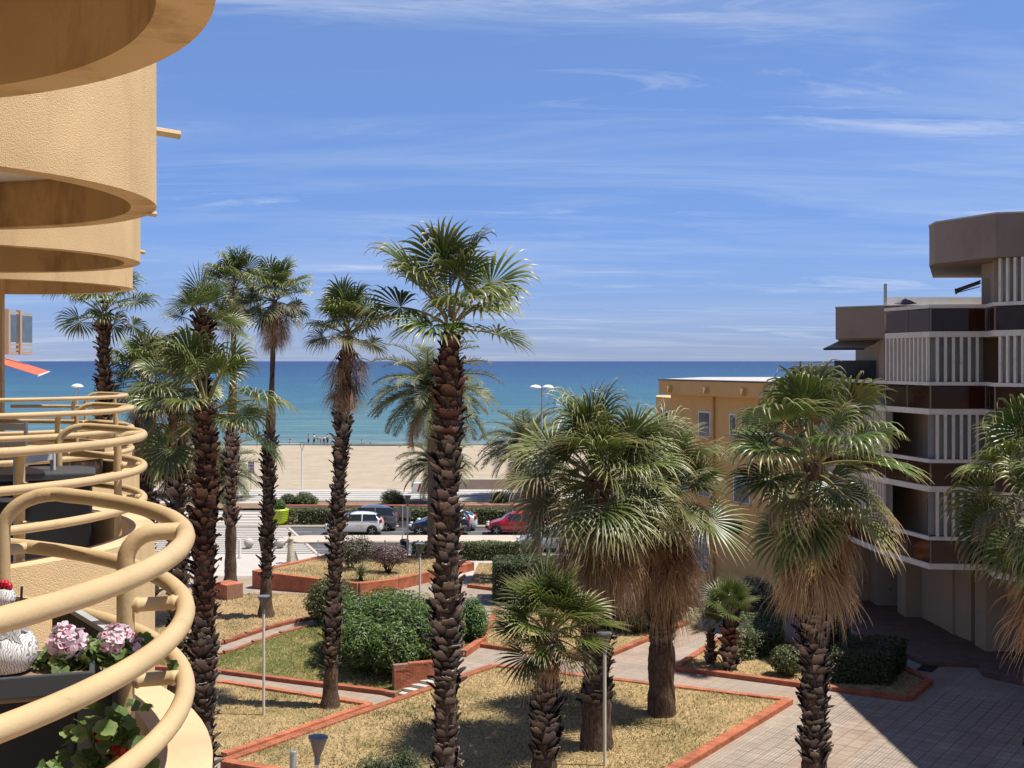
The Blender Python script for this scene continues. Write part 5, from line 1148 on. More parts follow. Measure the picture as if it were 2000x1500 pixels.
def bush(name, label, c, lobes, m, n, size=.12, aspect=.2, seed=1, cat='bush', stems=0, hollow=.72, up=.35):
    rs_ = np.random.RandomState(seed); root = empty(name, c, 0, label, cat); w_ = np.array([l[3] * l[4] for l in lobes]); w_ = w_ / w_.sum(); pts = []
    while len(pts) < n:
        l = lobes[rs_.choice(len(lobes), p=w_)]; d = rs_.normal(0, 1, 3); d /= np.linalg.norm(d); r_ = rs_.uniform(hollow, 1.06) + .07 * math.sin(d[0] * 7 + seed) * math.sin(d[1] * 6 + 2 * d[2] * 3)
        p = (l[0] + d[0] * l[3] * r_, l[1] + d[1] * l[3] * r_, l[2] + d[2] * l[4] * r_)
        if p[2] < 0.02: continue
        ins = False
        for l2 in lobes:
            if l2 is not l and ((p[0] - l2[0]) / l2[3]) ** 2 + ((p[1] - l2[1]) / l2[3]) ** 2 + ((p[2] - l2[2]) / l2[4]) ** 2 < .5: ins = True
        if ins: continue
        pts.append((p, d, rs_.uniform(.05, 1.0)))
    mb = MB(); leaves(mb, pts, size, aspect, rs_, up); mb.build('foliage', m, root, attr='tip')
    if hollow > .6:
        mb = MB()
        for l in lobes:
            k = hollow * .93; prof = [(max(.01, l[3] * k * math.sin(math.pi * j / 8)), l[2] - l[4] * k * math.cos(math.pi * j / 8)) for j in range(9)]; prof = [(r_, max(z, .0)) for r_, z in prof]; mb.lathe(prof, (l[0], l[1], 0), 12)
        mb.build('dark_twig_core', TWIGCORE, root)
    if stems:
        mb = MB()
        for k in range(stems):
            a = rs_.uniform(0, 6.28); l = lobes[k % len(lobes)]; mb.tube([(rs_.normal(0, .04), rs_.normal(0, .04), -.05), (l[0] * .5 + math.cos(a) * l[3] * .35, l[1] * .5 + math.sin(a) * l[3] * .35, l[2] * .6), (l[0] + math.cos(a) * l[3] * .8, l[1] + math.sin(a) * l[3] * .8, l[2] + l[4] * .5)], [.028, .018, .006], 5)
        mb.build('branches', TWIGCORE, root)
    return root
# oleander mass and the clipped ball beside it
ox, oy = -4.75, 46.6; oz = zg(ox, oy)
bush('oleander', 'large glossy green oleander spreading beside the brick stairs', (ox, oy, oz), [(-.85, -.9, .95, 1.05, .95), (.35, -1.5, .9, 1.0, .95), (1.2, -.1, 1.15, 1.15, 1.05), (0, .6, 1.35, 1.3, 1.05), (-1.4, .6, 1.2, 1.1, 1.0), (.9, 1.5, 1.45, 1.15, .95), (2.0, 1.2, 1.1, .95, 1.0), (-.2, 2.4, 1.5, 1.25, .9), (-1.5, 2.0, 1.4, 1.1, .9)], OLE, 27000, .18, .14, 3, up=.9)
bx_, by_ = gp(640, 1232, -.1); bush('clipped_ball_shrub', 'rounded dark clipped shrub against the left side of the oleander', (bx_, by_ + .9, zg(bx_, by_ + .9)), [(0, 0, .95, 1.05, 1.02)], HEDGE, 7000, .10, .3, 5)
p_ = gp(918, 1262, 0); bush('oleander', 'smaller oleander right of the thick centre trunk', (p_[0], p_[1] + .6, 0), [(0, 0, .9, .62, .9), (.1, .5, .7, .6, .7)], OLE, 5000, .16, .13, 8, up=.8)
def rect(px0, px1, D0, D1): return [(xat(px0, D0), D0), (xat(px1, D0), D0), (xat(px1, D0), D1), (xat(px0, D0), D1)]
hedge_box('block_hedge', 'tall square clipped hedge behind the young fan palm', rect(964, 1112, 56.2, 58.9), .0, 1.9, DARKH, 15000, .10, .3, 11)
hedge_box('roadside_hedge', 'low clipped hedge along the pavement before the silver car', rect(805, 1035, 68.9, 70.1), .0, .92, HEDGE, 8000, .11, .32, 12)
hedge_box('roadside_hedge', 'long low hedge across the road beside the lime planter', [(xat(556, 83.8), 83.9), (xat(1060, 83.8), 83.9), (xat(1060, 83.8), 85.3), (xat(556, 83.8), 85.3)], .0, 1.0, HEDGE, 13000, .13, .32, 13)
hedge_box('low_hedge', 'low flat topped hedge next to the little fan palm', [gp(1440, 1292, .1), gp(1530, 1280, .1), gp(1522, 1232, .1), gp(1448, 1232, .1)], .08, 1.05, HEDGE, 6500, .09, .3, 14)
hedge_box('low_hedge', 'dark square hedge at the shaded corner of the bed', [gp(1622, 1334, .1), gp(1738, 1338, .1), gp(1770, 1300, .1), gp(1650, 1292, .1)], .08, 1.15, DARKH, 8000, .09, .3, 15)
p_ = gp(1535, 1318, .1); bush('clipped_ball_shrub', 'small round clipped shrub beside the palm with the long skirt', (*p_, .08), [(0, 0, .55, .55, .5)], HEDGE, 3000, .085, .3, 16)
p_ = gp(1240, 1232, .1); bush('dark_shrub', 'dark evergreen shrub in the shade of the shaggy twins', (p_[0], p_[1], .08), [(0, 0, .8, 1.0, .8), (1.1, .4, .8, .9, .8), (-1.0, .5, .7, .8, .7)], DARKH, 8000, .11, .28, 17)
p_ = gp(1470, 1205, .1); bush('variegated_shrub', 'pale variegated shrub behind the little fan palm', (p_[0], p_[1], .08), [(0, 0, .9, .85, .85), (.9, .3, .7, .7, .7), (-.8, .3, .7, .7, .7)], GREYB, 6500, .11, .32, 18)
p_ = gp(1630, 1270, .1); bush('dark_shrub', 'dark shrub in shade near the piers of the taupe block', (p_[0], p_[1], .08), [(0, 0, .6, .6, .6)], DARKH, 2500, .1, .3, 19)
# purple bushes and the yucca on the raised bed
p_ = gp(757, 1118, .55); bush('purple_bush', 'purple leaved bush with fine branches on the raised bed', (p_[0], p_[1], bedz(*p_) - .08), [(0, 0, .95, .75, .6), (-.45, .1, 1.05, .5, .45), (.5, .1, .95, .5, .5)], PURP, 4200, .085, .30, 22, stems=16, hollow=.2)
p_ = gp(684, 1112, .6); bush('brownish_shrub', 'brownish leaved shrub behind the slender palm trunk', (p_[0], p_[1], bedz(*p_) - .08), [(0, 0, 1.0, .85, .75), (.6, .2, 1.1, .6, .6)], BROWNB, 4200, .10, .30, 23, stems=14, hollow=.3)
def spiky(name, label, c, n, L, m, seed, w=.03, cat='plant'):
    r_ = random.Random(seed); root = empty(name, c, 0, label, cat)
    for k in range(n):
        a = k * GA; e = R_(88 - 90 * (k / n) ** .8); mb = MB(); d = Vector((math.cos(a) * math.cos(e), math.sin(a) * math.cos(e), math.sin(e))); sd_ = Vector((-math.sin(a), math.cos(a), 0)); l = L * r_.uniform(.75, 1.1)
        rows = []
        for t in (0, .35, .7, 1.0): rows.append((d * l * t + Vector((0, 0, .25 - .22 * t * t * l)), w * (1 - t) + .002))
        V = []
        for q, ww in rows: V += [q - sd_ * ww, q + sd_ * ww]
        mb.add(V, [(2 * j, 2 * j + 1, 2 * j + 3, 2 * j + 2) for j in range(3)], 0, [0, 0, .35, .35, .7, .7, 1, 1]); mb.build('leaf', m, root, attr='tip')
    mb = MB(); mb.lathe([(.10, -.05), (.11, .15), (.07, .32)], n=10); mb.build('stem', M['trunk'], root); return root
YUC = leaf_mat('yucca leaf', [(0, (.10, .12, .04)), (.6, (.14, .16, .06)), (1, (.40, .36, .20))], .2, .5, .25)
p_ = gp(705, 1130, .65); spiky('yucca', 'spiky yucca rosette below the purple bush', (p_[0], p_[1], bedz(*p_) - .07), 90, 1.0, YUC, 3)
p_ = (xat(760, 31), 31); bush('juniper', 'dark spiky evergreen bush near the lamp at the front of the wide lawn', (*p_, .1), [(0, 0, .55, .6, .62), (.45, .1, .55, .4, .75), (-.5, 0, .5, .45, .6)], DARKH, 6500, .09, .14, 26, up=1.2)
for i, (px, py, s_, lab) in enumerate(((595, 985, .75, 'grassy bush on the promenade bed behind the long hedge'), (765, 984, .85, 'grassy bush on the promenade bed above the dark hatchback'), (975, 979, .6, 'low round bush on the promenade bed above the red car'), (563, 984, .6, 'dark rounded bush on the promenade bed by the lime planter'))):
    D = (EYE - PZ) * F / (py - 705); bush('promenade_bush', lab, (xat(px, D), D, PZ - .08), [(0, 0, s_ * .6, s_, s_ * .75), (s_ * .6, .2, s_ * .4, s_ * .7, s_ * .5)], HEDGE if i != 3 else DARKH, 2200, .14, .2, 30 + i, up=.9)

# ------------------------------------------------------------------ lamps, walls and street furniture
def park_lamp(label, x, y, z, h, tilt=0.0):
    r_ = empty('park_lamp', (x, y, z), rnd.uniform(0, 3), label, 'lamp'); r_.rotation_euler = (0, tilt, 0)
    mb = MB(); mb.tube([(0, 0, -.1), (0, 0, h - .50)], .045, 12); mb.build('pole', M['lamp_pole'], r_, smooth=True)
    mb = MB(); mb.lathe([(.055, h - .60), (.06, h - .50), (.055, h - .44)], n=14); mb.build('collar', M['lamp_cap'], r_, smooth=True)
    mb = MB(); mb.lathe([(.06, h - .44), (.19, h - .045), (.185, h - .045), (.055, h - .43)], n=20); mb.build('glass_cone', M['lamp_glass'], r_, smooth=True)
    mb = MB(); mb.lathe([(.07, h - .22), (.10, h - .14), (.085, h - .055), (.02, h - .05)], n=14); mb.build('reflector', M['lamp_cap'], r_, smooth=True)
    mb = MB(); mb.lathe([(.19, h - .05), (.208, h - .045), (.208, h - .012), (.15, h), (.02, h + .006)], n=28); mb.build('cap', M['lamp_cap'], r_, smooth=True)
    for k in range(3):
        a = k * 2.09; mb = MB(); mb.tube([(.06 * math.cos(a), .06 * math.sin(a), h - .44), (.192 * math.cos(a), .192 * math.sin(a), h - .045)], .006, 5); mb.build('strut', M['lamp_cap'], r_)
    return r_
zq = -.58; D = (EYE - zq) * F / 675.0 - 1.0; park_lamp('slender cream lamp with funnel shade on the low lawn', xat(515, D), D, zq, 3.98)
D = 26.0; park_lamp('tilted lamp with smoked glass funnel close to the lawn corner', xat(607, D), D, .1, 3.17, .05)
D = 33.7; park_lamp('lamp with funnel shade on a cream pole before the shaggy twin palms', xat(1181, D), D, .1, 3.66)
D = 52.0; park_lamp('lamp with funnel shade rising behind the oleander', xat(820, D), D, 0, 3.5)
D = 69.5; park_lamp('lamp with funnel shade at the kerb before the white hatchback', xat(796, D), D, 0, 3.6)
p_ = gp(1398, 1283, .1); park_lamp('lamp with funnel shade hidden behind the little fan palms', p_[0] + .75, p_[1] + .5, .08, 1.0)
D = 24.6; pb = empty('bare_pole', (xat(572, D), D, .1), 0, 'plain grey metal pole beside the tilted lamp', 'pole'); mb = MB(); mb.tube([(0, 0, -.1), (0, 0, EYE - 763 * D / F - .1)], .068, 16); mb.build('shaft', M['grey_metal'], pb, smooth=True)
mb = MB(); h_ = EYE - 763 * D / F - .1; mb.lathe([(.07, h_ - .005), (.07, h_ + .012), (.02, h_ + .014)], n=16); mb.build('pole_cap', M['white_paint'], pb)
def street_light(label, px, py, D, heads, zb=0.0):
    zt = zc(py, D); r_ = empty('street_light', (xat(px, D), D, zb), 0, label, 'street light'); h = zt - zb; mb = MB(); mb.tube([(0, 0, 0), (0, 0, h)], [.09, .055], 10); mb.build('pole', M['grey_metal'], r_, smooth=True)
    for s_ in heads:
        mb = MB(); mb.lathe([(.05, -.12), (.42, -.06), (.40, .03), (.22, .14), (.02, .17)], (s_ * .45, 0, h), 16); mb.build('lamp_head', M['white_paint'], r_, smooth=True)
        if s_:
            mb = MB(); mb.tube([(0, 0, h - .2), (s_ * .45, 0, h - .08)], .03, 6); mb.build('arm', M['grey_metal'], r_)
street_light('twin headed white street light by the feathery date palm', 1058, 756, 88.7, (-1, 1), .5); street_light('single domed white street light beyond the far round railings', 151, 754, 88.7, (0,), .5)
D = 101.0; bl = empty('beach_lamp', (xat(590, D), D, PZ), 0, 'white post with an open triangular head at the edge of the sand', 'lamp'); mb = MB(); mb.tube([(0, 0, 0), (0, 0, 3.2)], .07, 8); mb.build('pole', M['white_paint'], bl)
for s_ in (-1, 1): mb = MB(); mb.tube([(0, 0, 3.15), (s_ * .17, 0, 3.75), (s_ * .15, 0, 3.85)], .02, 6); mb.build('arm', M['dark_metal'], bl)
mb = MB(); mb.box((0, 0, 3.86), (.36, .1, .04)); mb.build('head', M['dark_metal'], bl)
# promenade wall
pw = empty('promenade_wall', (0, 88.7, 0), 0, 'long low pinkish wall with a brick coping along the promenade bed', 'wall'); mb = MB(); x0, x1 = xat(532, 88.7), 120; mb.box(((x0 + x1) / 2, 0, .38), (x1 - x0, .3, .76)); mb.build('wall_body', M['pink_wall'], pw)
mb = MB()
for k in range(150): mb.box((x0 + .55 + k * .9, 0, .79), (.885, .36, .03))
tag(mb.build('coping', M['brick'], pw), kind='stuff')
bw = empty('beach_wall', (xat(955, 103), 103, .3), 0, 'plain beige low wall at the back of the beach', 'wall'); mb = MB(); mb.box((0, 0, .45), (5.4, .35, 1.0)); mb.build('wall_body', M['pink_wall'], bw, bevel=.03); mb = MB(); mb.box((0, 0, .97), (5.5, .42, .06)); mb.build('coping', M['kerb'], bw)
br_ = empty('traffic_barrier', (xat(822, 98.5), 98.5, PZ), 0, 'white barrier block with red slanted stripes on the promenade', 'barrier'); mb = MB(); mb.prism([(-.75, -.25), (.75, -.25), (.62, .25), (-.62, .25)], .0, .85); mb.build('block', M['white_paint'], br_, bevel=.05)
for x in (-.3, .25): mb = MB(); mb.add([(x, -.262, .12), (x + .16, -.262, .12), (x + .36, -.262, .75), (x + .2, -.262, .75)], [(0, 1, 2, 3)]); mb.build('red_stripe', M['red_lamp'], br_)
# ball bollards, post bollard, cable rail
for px, lab in ((486, 'large white stone ball beside the white post bollard'), (547, 'large white stone ball near the woman in the long dress')):
    D = 74.2 - .2; z = -.105; b_ = empty('ball_bollard', (xat(px, D), D, z), 0, lab, 'bollard'); mb = MB(); mb.lathe([(max(.01, .30 * math.sin(math.pi * k / 14)), .36 - .30 * math.cos(math.pi * k / 14)) for k in range(15)], n=24); mb.build('ball', M['white_stone'], b_, smooth=True)
    mb = MB(); mb.lathe([(.22, 0), (.22, .05), (.14, .09)], n=16); mb.build('foot', M['kerb'], b_)
D = 69.8; b_ = empty('post_bollard', (xat(468, D), D, 0), 0, 'white cylindrical post bollard at the start of the crossing', 'bollard'); mb = MB(); mb.tube([(0, 0, .02), (0, 0, 1.05)], .085, 14); mb.build('post', M['white_paint'], b_, smooth=True); mb = MB(); mb.lathe([(.13, 0), (.13, .05), (.09, .06)], n=14); mb.build('foot', M['grey_metal'], b_)
fe = empty('cable_railing', (xat(621, 69.9), 69.9, 0), 0, 'steel post and cable railing along the kerb before the purple bush', 'railing')
for k in range(4): mb = MB(); mb.tube([(k * 1.9, .05 * k, 0), (k * 1.9, .05 * k, 1.0)], .035, 8); mb.build('post', M['grey_metal'], fe)
for z in (.35, .65, .92): mb = MB(); mb.tube([(0, 0, z), (5.7, .15, z)], .012, 6); mb.build('cable', M['grey_metal'], fe)
for px, lab in ((528, 'white tubular hoop rail beside the stone balls'),):
    D = 69.8; b_ = empty('hoop_rail', (xat(px, D), D, 0), 0, lab, 'railing'); mb = MB(); mb.tube([(0, 0, 0), (0, 0, .85), (.06, 0, .95), (.14, 0, .98), (.9, 0, .98), (.98, 0, .95), (1.04, 0, .85), (1.04, 0, 0)], .03, 8); mb.build('hoop', M['white_paint'], b_, smooth=True); mb = MB(); mb.tube([(0, 0, .5), (1.04, 0, .5)], .02, 6); mb.build('crossbar', M['white_paint'], b_)
# lime planter with shrub
D = 83.9; lp = empty('lime_planter', (xat(546, D), D, -.0), 0, 'lime green ribbed plastic planter at the far end of the crossing', 'planter')
mb = MB(); prof = [(.28, 0), (.46, .2)]
for k in range(7): prof += [(.52 + .02 * k, .25 + .12 * k), (.55 + .02 * k, .31 + .12 * k)]
prof += [(.60, 1.12), (.56, 1.1)]; mb.lathe(prof, n=24); mb.build('pot', M['lime'], lp); 
bush('planter_shrub', 'small shrub growing in the lime green planter', (xat(546, D), D, 1.05), [(0, 0, .3, .4, .4)], OLE, 1200, .14, .2, 61)
# notice board
D = 104.0; nb = empty('notice_board', (xat(490, D), D, .3), 0, 'purple and white notice board on a post at the beach entrance', 'sign')
mb = MB(); mb.tube([(0, 0, 0), (0, 0, 1.6)], .04, 6); mb.build('post', M['grey_metal'], nb); mb = MB(); mb.box((.02, 0, 1.9), (.5, .05, .95)); pn = mb.build('panel', mat('violet board', (.22, .12, .26), .5), nb); mb = MB(); mb.box((-.55, .0, 1.8), (.5, .04, .75)); mb.build('panel', mat('pale lilac board', (.60, .56, .62), .5), nb)
for i in range(2):
    for j in range(3): mb = MB(); mb.lathe([(.085, 0), (.085, .01)], n=12); mb.build('pictogram', mat('pale print', (.55, .45, .55), .6) if i + j == 0 else bpy.data.materials['pale print'], pn, loc=(-.10 + i * .24, -.028, 1.62 + j * .27), rot=(R_(90), 0, 0))
# road sign seen from behind
D = 75.6; rs_n = empty('road_sign', (xat(786, D), D, 0.02), 0, 'back of a round road sign with plates and bin before the navy car', 'sign'); mb = MB(); mb.tube([(0, 0, 0), (0, 0, 2.3)], .035, 8); mb.build('post', M['grey_metal'], rs_n)
back_m = mat('weathered sign back', (.27, .25, .21), .6); mb = MB(); mb.lathe([(.34, 0), (.34, .02)], n=24); mb.build('round_plate', back_m, rs_n, loc=(0, .04, 1.95), rot=(R_(90), 0, 0))
mb = MB(); mb.box((.22, .04, 1.75), (.62, .02, .42)); mb.build('plate', back_m, rs_n); mb = MB(); mb.box((.05, .05, 1.15), (.55, .02, .35)); mb.build('plate', back_m, rs_n)
lb = empty('litter_bin', (xat(790, 70.2), 70.2, 0), 0, 'dark litter bin beside the kerb lamp', 'bin'); mb = MB(); mb.lathe([(.22, .25), (.26, .85), (.28, .95), (.20, 1.02), (.19, .9)], n=16); mb.build('bucket', M['dark_metal'], lb, smooth=True); mb = MB(); mb.tube([(.0, .3, 0), (.0, .3, 1.0)], .03, 6); mb.build('post', M['grey_metal'], lb)
# young stakes near the silver car
for i, (px, py, D) in enumerate(((1012, 1094, 66.5), (1070, 1096, 66.0))):
    s_ = empty('tree_stake', (xat(px, D), D, 0), 0, ('thin wooden stake left of the ringed palm trunk', 'thin wooden stake right of the ringed palm trunk')[i], 'stake'); mb = MB(); mb.tube([(0, 0, 0), (.06, 0, 1.05)], .02, 6); mb.build('stake', M['lamp_pole'], s_)
    bush('sapling_leaves', ('sparse leaves on the stake left of the ringed trunk', 'sparse leaves on the stake right of the ringed trunk')[i], (xat(px, D), D, 0), [(.06, 0, .9, .16, .25)], HEDGE, 120, .12, .2, 70 + i, hollow=.2)

# ------------------------------------------------------------------ cars
def car(name, label, x, y, z, paint, L=3.8, W=1.66, H=1.5, flip=False, style='hatch'):
    rot = math.pi if flip else 0.0                      # nose towards -X unless flipped
    root = empty(name, (x, y, z), rot, label, 'car')
    if style == 'hatch':   st_ = [(0, .46, .50, .30), (.03, .30, .62, .62), (.10, .22, .80, .74), (.22, .20, .90, .80), (.28, .20, .95, .82), (.44, .20, 1.40, .83), (.55, .20, 1.49, .83), (.75, .20, 1.47, .83), (.88, .20, 1.36, .81), (.95, .24, 1.05, .78), (.985, .30, .85, .70), (1.0, .42, .60, .42)]
    elif style == 'suv':   st_ = [(0, .5, .55, .35), (.03, .34, .78, .66), (.10, .26, .95, .78), (.24, .24, 1.03, .83), (.29, .24, 1.06, .84), (.42, .24, 1.50, .85), (.55, .24, 1.60, .85), (.78, .24, 1.57, .85), (.90, .24, 1.38, .84), (.96, .26, 1.05, .80), (.985, .34, .90, .72), (1.0, .45, .65, .45)]
    else:                  st_ = [(0, .46, .50, .30), (.03, .30, .60, .62), (.12, .22, .74, .76), (.26, .20, .88, .82), (.32, .20, .93, .83), (.48, .20, 1.36, .84), (.58, .20, 1.44, .84), (.70, .20, 1.42, .84), (.84, .20, 1.22, .82), (.93, .24, 1.02, .80), (.985, .30, .88, .72), (1.0, .42, .60, .45)]
    ks = H / 1.5; mb = MB(); V = []; belt = .92 * ks if style != 'suv' else 1.0 * ks; nP = 15
    for t, zb, zt, hw in st_:
        zt *= ks * 1.0; zb *= ks; hw *= W / 1.66; xx = (t - .5) * L; g = min(zt, belt); tall = zt - g
        half = [(0, zb), (hw * .90, zb), (hw * .985, zb + .10), (hw * 1.0, zb + (g - zb) * .55), (hw * .97, g - .03), (hw * (.97 - .22 * min(1, tall / .5)), g + tall * .80), (hw * (.93 - .36 * min(1, tall / .5)), g + tall * .97), (0, zt + (.02 if tall > .2 else .012))]
        V += [(xx, -a, b) for a, b in half] + [(xx, a, b) for a, b in half[-2:0:-1]]
    n = 14; m = len(st_)
    mb.add(V, [(j * n + k, j * n + (k + 1) % n, (j + 1) * n + (k + 1) % n, (j + 1) * n + k) for j in range(m - 1) for k in range(n)] + [tuple(range(n))[::-1], tuple((m - 1) * n + k for k in range(n))])
    bo = mb.build('body', paint, root, smooth=True); bo.data.set_sharp_from_angle(angle=R_(60))
    sb = bo.modifiers.new('sub', 'SUBSURF'); sb.levels = 2; sb.render_levels = 2
    def S(j): return st_[j][0], st_[j][2] * ks, st_[j][3] * W / 1.66
    def side_y(zz, hw, zt):                               # cabin side lean
        g = min(zt, belt); tall = max(zt - g, .01); f = min(1, max(0, (zz - g) / (tall * .80))); return hw * (.97 - .22 * min(1, tall / .5) * f)
    j0 = 4; roof = max(s[2] for s in st_) * ks; hwm = .83 * W / 1.66
    xa = (st_[4][0] - .5) * L; xb = (st_[5][0] - .5) * L; xd = (st_[8][0] - .5) * L; xe = (st_[9][0] - .5) * L; xm = (xb * .45 + xd * .55) - .1
    zlo, zhi = belt + .03, belt + (roof - belt) * .80
    for s_ in (-1, 1):
        for (P) in ([(xa + .30, zlo), (xm - .04, zlo), (xm - .04, zhi), (xb + .02, zhi - .02)], [(xm + .04, zlo), (xd + .18, zlo + .02), (xd - .02, zhi - .02), (xm + .04, zhi)]):
            mb = MB(); A = [(px_, s_ * (side_y(z_, hwm, roof) + .004), z_) for px_, z_ in P]; Bv = [(a[0], a[1] - s_ * .03, a[2]) for a in A]
            mb.add(A + Bv, [(0, 1, 2, 3), (7, 6, 5, 4), (0, 4, 5, 1), (1, 5, 6, 2), (2, 6, 7, 3), (3, 7, 4, 0)]); mb.build('side_window', M['car_glass'], root)
        for dx_ in (.10, (xd - xm) * .55 + .12):
            mb = MB(); mb.box((xm + dx_ - .30 if dx_ == .10 else xm + dx_, s_ * (hwm + .008), belt - .09), (.16, .03, .03)); mb.build('door_handle', paint, root)
        mb = MB(); mb.box((xm, s_ * (hwm * 1.0 + .002), belt * .72), (.012, .012, belt * .5)); mb.build('door_seam', M['dark_metal'], root)
        mb = MB(); mb.box((xa + .42, s_ * (hwm + .09), belt + .08), (.10, .16, .12)); mb.build('mirror', paint, root, bevel=.03)
        mb = MB(); mb.box((-.455 * L, s_ * .58 * W / 1.66, .66 * ks), (.16, .26, .15), s_ * .5 * -1); mb.build('headlight', M['head_lamp'], root, bevel=.04)
        mb = MB(); mb.box((.468 * L, s_ * .66 * W / 1.66, .93 * ks), (.12, .20, .22), s_ * .4); mb.build('tail_light', M['red_lamp'], root, bevel=.03)
        for wx in (-.305, .325):
            mb = MB(); mb.lathe([(.345, -.09), (.36, 0), (.345, .012)], n=20); mb.build('wheel_arch', M['rubber'], root, loc=(wx * L, s_ * hwm * .985, .335), rot=(R_(90) * -s_, 0, 0))
            mb = MB(); mb.lathe([(.20, -.10), (.29, -.10), (.31, -.08), (.31, .05), (.29, .07), (.20, .07)], n=24); wh = mb.build('wheel', M['rubber'], root, loc=(wx * L, s_ * (hwm - .03), .31), rot=(R_(90) * -s_, 0, 0), smooth=True)
            mb = MB(); mb.lathe([(.205, .02), (.205, .066), (.17, .05), (.05, .055), (.02, .062)], n=20)
            for q in range(5):
                a = q * 1.257; mb.box((.11 * math.cos(a), .11 * math.sin(a), .062), (.18, .045, .02), a)
            mb.build('rim', M['grey_metal'], wh, smooth=True)
    # windscreen and rear window lie on the cabin slope
    def slope(name, xl, zl, xu, zu, wl, wu, sg):
        mb = MB(); nx = Vector((zu - zl, 0, -(xu - xl))); nx = nx.normalized(); nx = nx if nx.z > 0 else -nx; o_ = nx * .022
        A = [Vector((xl, -wl, zl)) + o_, Vector((xl, wl, zl)) + o_, Vector((xu, wu, zu)) + o_, Vector((xu, -wu, zu)) + o_]; mb.add(A + [a - nx * .03 for a in A], [(0, 1, 2, 3), (7, 6, 5, 4), (0, 4, 5, 1), (1, 5, 6, 2), (2, 6, 7, 3), (3, 7, 4, 0)]); mb.build(name, M['car_glass'], root)
    t5, z5, h5 = S(5); slope('windscreen', xa + .10, S(4)[1] + .06, xb + .02, z5 - .01, hwm * .84, hwm * .66, -1)
    slope('rear_window', xe - .03, S(9)[1] + .06, xd + .03, S(8)[1] - .03, hwm * .74, hwm * .64, 1)
    mb = MB(); mb.box((-.493 * L, 0, .45 * ks), (.05, W * .58, .14)); mb.build('grille', M['dark_metal'], root, bevel=.02)
    mb = MB(); mb.box((-.500 * L, 0, .42 * ks), (.02, .5, .11)); mb.build('number_plate', M['white_paint'], root)
    return root
def paint(name, c): return mat(name, c, .25, .02, coat=.8, spec=.5)
zr = -.12
car('white_hatchback', 'white hatchback driving on the far lane beside the zebra crossing', xat(692, 80.4), 80.4, zr, paint('white car paint', (.72, .72, .70)), 3.85, 1.66, 1.5)
car('grey_suv', 'dark grey crossover just behind the white hatchback', xat(720, 82.1) - .2, 82.3, zr, paint('graphite car paint', (.10, .105, .115)), 4.35, 1.8, 1.6, style='suv')
car('navy_car', 'navy blue car half hidden by the date palm trunk', xat(858, 80.3), 80.3, zr, paint('navy car paint', (.010, .015, .045)), 4.1, 1.72, 1.5)
car('white_car', 'white car partly hidden behind the navy blue one', xat(872, 82.3), 82.4, zr, paint('bright white car paint', (.74, .74, .73)), 4.2, 1.74, 1.46, style='sedan')
car('red_car', 'red hatchback at the edge of the shaggy palm leaves', xat(1003, 80.6), 80.6, zr, paint('red car paint', (.42, .012, .022)), 3.7, 1.66, 1.5)
car('silver_car', 'silver car on the near lane behind the ringed palm trunk', xat(1073, 73.4), 73.4, zr, paint('silver car paint', (.50, .52, .54)), 4.1, 1.72, 1.48)
mb = MB(); mb.box((0, 77.4 + 3.6, zr + .004), (300, .12, .004)); 
rm = bpy.data.objects['road']; mb = MB()
for k in range(30):
    mb = MB(); mb.box((-14 + k * 3.0, 81.35, zr + .006), (1.5, .12, .006)); mb.build('lane_dash', M['white_stone'], rm)
for y_ in (71.9, 73.9): mb = MB(); mb.box((40, y_, zr + .006), (106, .12, .006)); mb.build('lane_line', M['white_stone'], rm)

# ------------------------------------------------------------------ people
def figure(name, label, loc, rz, J, E_, m, hair=True, scale=1.0):
    """one skinned body; J joint -> (x,y,z,radius), E_ bones"""
    root = empty(name, loc, rz, label, 'person'); root.scale = (scale,) * 3
    names = list(J); me = bpy.data.meshes.new('body'); me.from_pydata([J[k][:3] for k in names], [(names.index(a), names.index(b)) for a, b in E_], []); me.materials.append(m)
    o = link('body', me, root); sk = o.modifiers.new('skin', 'SKIN'); 
    for i, k in enumerate(names): me.skin_vertices[0].data[i].radius = (J[k][3],) * 2; me.skin_vertices[0].data[i].use_root = (k == 'pelvis')
    s = o.modifiers.new('sub', 'SUBSURF'); s.levels = 1; s.render_levels = 1; sk.use_smooth_shade = True
    if hair:
        h = J['head']; mb = MB(); mb.lathe([(.01, -.115), (.07, -.09), (.098, -.02), (.10, .04), (.075, .10), (.02, .125)], (h[0] + .022, h[1], h[2] + .035), 14); mb.build('hair', M['hair'], root, smooth=True)
    return root
def hand(J, E_, wrist, tip, side):
    w = Vector(J[wrist][:3]); t = Vector(tip); d = (t - w); l = d.length; d.normalize(); sx_ = d.cross(Vector((0, 0, 1))); sx_ = sx_.normalized() if sx_.length > .1 else Vector((1, 0, 0))
    pk = wrist + 'p'; pm = w + d * l * .45; J[pk] = (*pm, .026); E_.append((wrist, pk))
    for i, (o_, k) in enumerate(((-.03, .85), (-.01, 1.0), (.012, .97), (.032, .8))): J[f'{wrist}f{i}'] = (*(pm + sx_ * o_ + d * l * .55 * k), .009); E_.append((pk, f'{wrist}f{i}'))
    J[wrist + 't'] = (*(w + d * l * .4 + sx_ * .05 * side), .010); E_.append((pk, wrist + 't'))
